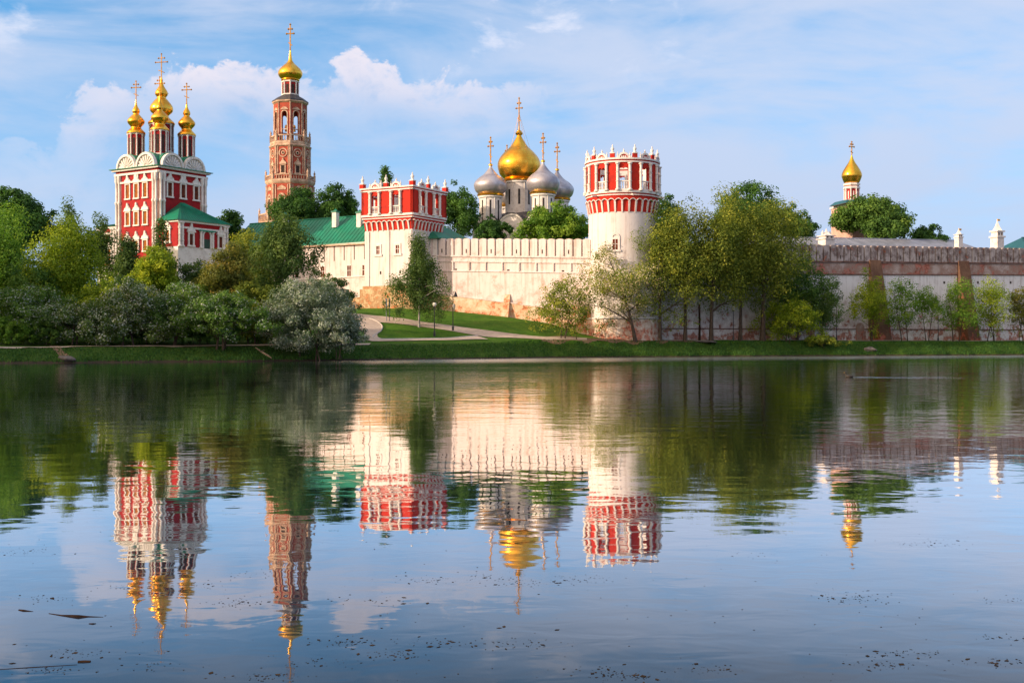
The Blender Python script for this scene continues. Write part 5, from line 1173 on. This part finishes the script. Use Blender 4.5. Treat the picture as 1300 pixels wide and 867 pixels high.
m = MB(); bx, by = xat(336, 126.5), 126.5; m.tube([(bx - 1.0, by, 1.5), (bx - .3, by - .4, 1.05), (bx + .5, by - .8, .65), (bx + 1.0, by - 1.2, .35)], [.05, .09, .11, .04], 6)
m.tube([(bx - .3, by - .4, 1.05), (bx + .1, by - .2, 1.25)], [.05, .02], 5)
tag(m.build('fallen_branch', M['bark']), 'dark fallen branch lying down the bank left of the blossom bush', 'branch')

# bank grass: blades too many to count
def bank_grass():
    r = np.random.default_rng(3); n = 52000
    x = r.uniform(-62, 92, n); d = r.uniform(.15, 5.6, n) ** 1.0; y = shore(x) + .5 * np.sin(x * .47) + .35 * np.sin(x * 1.21 + 1) + .2 * np.sin(x * 2.7) + d
    keep = np.sin(x * 1.3) * np.sin(y * .9 + x * .4) + r.normal(0, .7, n) > -.35; x, y, d = x[keep], y[keep], d[keep]; n = len(x)
    z = ground(x, y); h = r.uniform(.06, .20, n) * (1 + .6 * (d < 1)); a = r.uniform(0, pi, n); w = r.uniform(.03, .09, n)
    dx, dy = np.cos(a) * w, np.sin(a) * w; lx, ly = r.normal(0, .08, n), r.normal(0, .08, n)
    p = np.stack([np.stack([x - dx, y - dy, z - .02], 1), np.stack([x + dx, y + dy, z - .02], 1), np.stack([x + dx * .3 + lx, y + dy * .3 + ly, z + h], 1), np.stack([x - dx * .3 + lx, y - dy * .3 + ly, z + h], 1)], 1).reshape(-1, 3)
    o = quads('grass', p, np.arange(4 * n).reshape(n, 4), L['dark'], tone=np.repeat(np.clip(r.normal(.35, .25, n), 0, 1), 4))
    tag(o, 'rough grass growing along the bank', 'grass', kind='stuff')
bank_grass()

# ------------------------------------------------------------------ on the water
def duck():
    D = 3000 / (479 - HOR); x = xat(1078, D)
    t = thing('duck', (x, D, 0), 'small dark duck swimming on the pond', 'duck')
    m = MB(); u = (-1, .15); f = Fr((x, D), (-u[0] * -1, -u[1] * -1))
    prof = spline([(.01, -.26), (.06, -.20), (.11, -.08), (.125, .03), (.10, .14), (.05, .2), (.01, .22)], 4)
    b = len(m.v); seg = 12
    for rr, s in prof:
        for i in range(seg):
            a = 2 * pi * i / seg; zz = .045 + rr * .75 * sin(a) + (.05 if s < -.15 else 0) * (-s - .15) / .1
            q = f.pt(s, 0, rr * cos(a)); m.v.append((q[0], q[1], zz))
    for j in range(len(prof) - 1):
        for i in range(seg): m.f.append([b + j * seg + i, b + j * seg + (i + 1) % seg, b + (j + 1) * seg + (i + 1) % seg, b + (j + 1) * seg + i])
    nk = [f.pt(.13, .08), f.pt(.18, .17), f.pt(.19, .24), f.pt(.215, .285), f.pt(.26, .28)]
    m.tube(nk, [.055, .04, .038, .052, .03], 10)
    m.build('body', M['duck'], t, smooth=True)
    b2 = MB(); b2.tube([f.pt(.255, .275), f.pt(.32, .262)], [.024, .012], 6); b2.build('bill', M['duckbill'], t)
    # the wake: two low swells trailing behind
    w = MB()
    for sgn, ln in ((1, 9.0), (-1, 9.0)):
        pts = []; 
        for i in range(40):
            q = i / 39; pts.append(f.pt(.25 - q * ln, .004, sgn * (.05 + q * ln * .17) ))
        b = len(w.v)
        for i, p in enumerate(pts):
            hh = .008 * (1 - i / 39) + .001; w.v += [(p[0], p[1] - .06, .003), (p[0], p[1], .003 + hh), (p[0], p[1] + .06, .003)]
        rw = random.Random(5)
        for i in range(39):
            w.f.append([b + 3 * i, b + 3 * i + 1, b + 3 * i + 4, b + 3 * i + 3]); w.f.append([b + 3 * i + 1, b + 3 * i + 2, b + 3 * i + 5, b + 3 * i + 4])
    tag(w.build('wake_ripple', M['water'], None, smooth=True), kind='structure')
duck()
def debris():
    r = np.random.default_rng(11); P_ = []
    cl = [(px, py) for px, py in ((160, 745), (250, 742), (60, 760), (330, 730), (300, 765), (560, 815), (500, 830), (620, 820), (400, 840), (200, 845), (100, 830), (1080, 757), (1090, 762), (760, 852), (800, 858), (680, 818), (660, 740),
          (1150, 830), (1250, 840), (1280, 810), (1120, 845), (1290, 762), (960, 705), (1180, 690), (480, 762), (540, 735), (230, 700), (610, 732), (20, 700), (740, 735), (900, 850), (440, 815), (330, 858), (60, 850))]
    for px, py in cl:
        for _ in range(r.integers(18, 70)): P_.append((px + r.normal(0, 24), py + r.normal(0, 3.2)))
    for _ in range(240): P_.append((r.uniform(-60, 1360), 640 + 250 * r.random() ** .8))
    v = []; n = 0
    for px, py in P_:
        if py < 600: continue
        D = EYE * F / (py - HOR); x = xat(px, D); s = r.uniform(.003, .011) * (2.4 if r.random() < .10 else 1); a = r.uniform(0, pi); e = r.uniform(.25, .8)
        for k in range(4):
            q = a + k * pi / 2; rr = s if k % 2 == 0 else s * e
            v.append((x + rr * cos(q), D + rr * sin(q) * 1.2, .0012 + r.uniform(0, .0006)))
        n += 1
    o = quads('floating_debris', np.array(v), np.arange(4 * n).reshape(n, 4), M['weed'])
    tag(o, 'scattered leaf litter and pond weed floating near the camera', 'pond weed', kind='stuff')
debris()
def stick(pts, rad, label, mat='driftwood'):
    m = MB(); q = []
    for px, py in pts: D = EYE * F / (py - HOR); q.append((xat(px, D), D, -.001))
    m.tube(q, rad, 7); tag(m.build('driftwood', M[mat], None, smooth=True), label, 'driftwood', 'driftwood on the pond')
stick([(62, 778.5), (78, 781), (90, 782), (100, 783), (112, 782.6), (131, 783)], [.004, .007, .013, .017, .007, .003], 'dark driftwood stick lying near the left of the pond')
stick([(24, 774), (30, 775), (42, 776)], [.007, .010, .003], 'short dark twig floating furthest left')
stick([(99, 840), (107, 839.8), (115, 839.6)], [.010, .011, .009], 'short brown stub of wood at the lower left')
stick([(-10, 850), (40, 847), (98, 843.5)], [.003, .0045, .003], 'long thin straw of reed at the lower left corner')
stick([(113, 791.5), (118, 791.8), (122, 791.4)], [.005, .008, .004], 'tiny brown chip just below the dark driftwood')
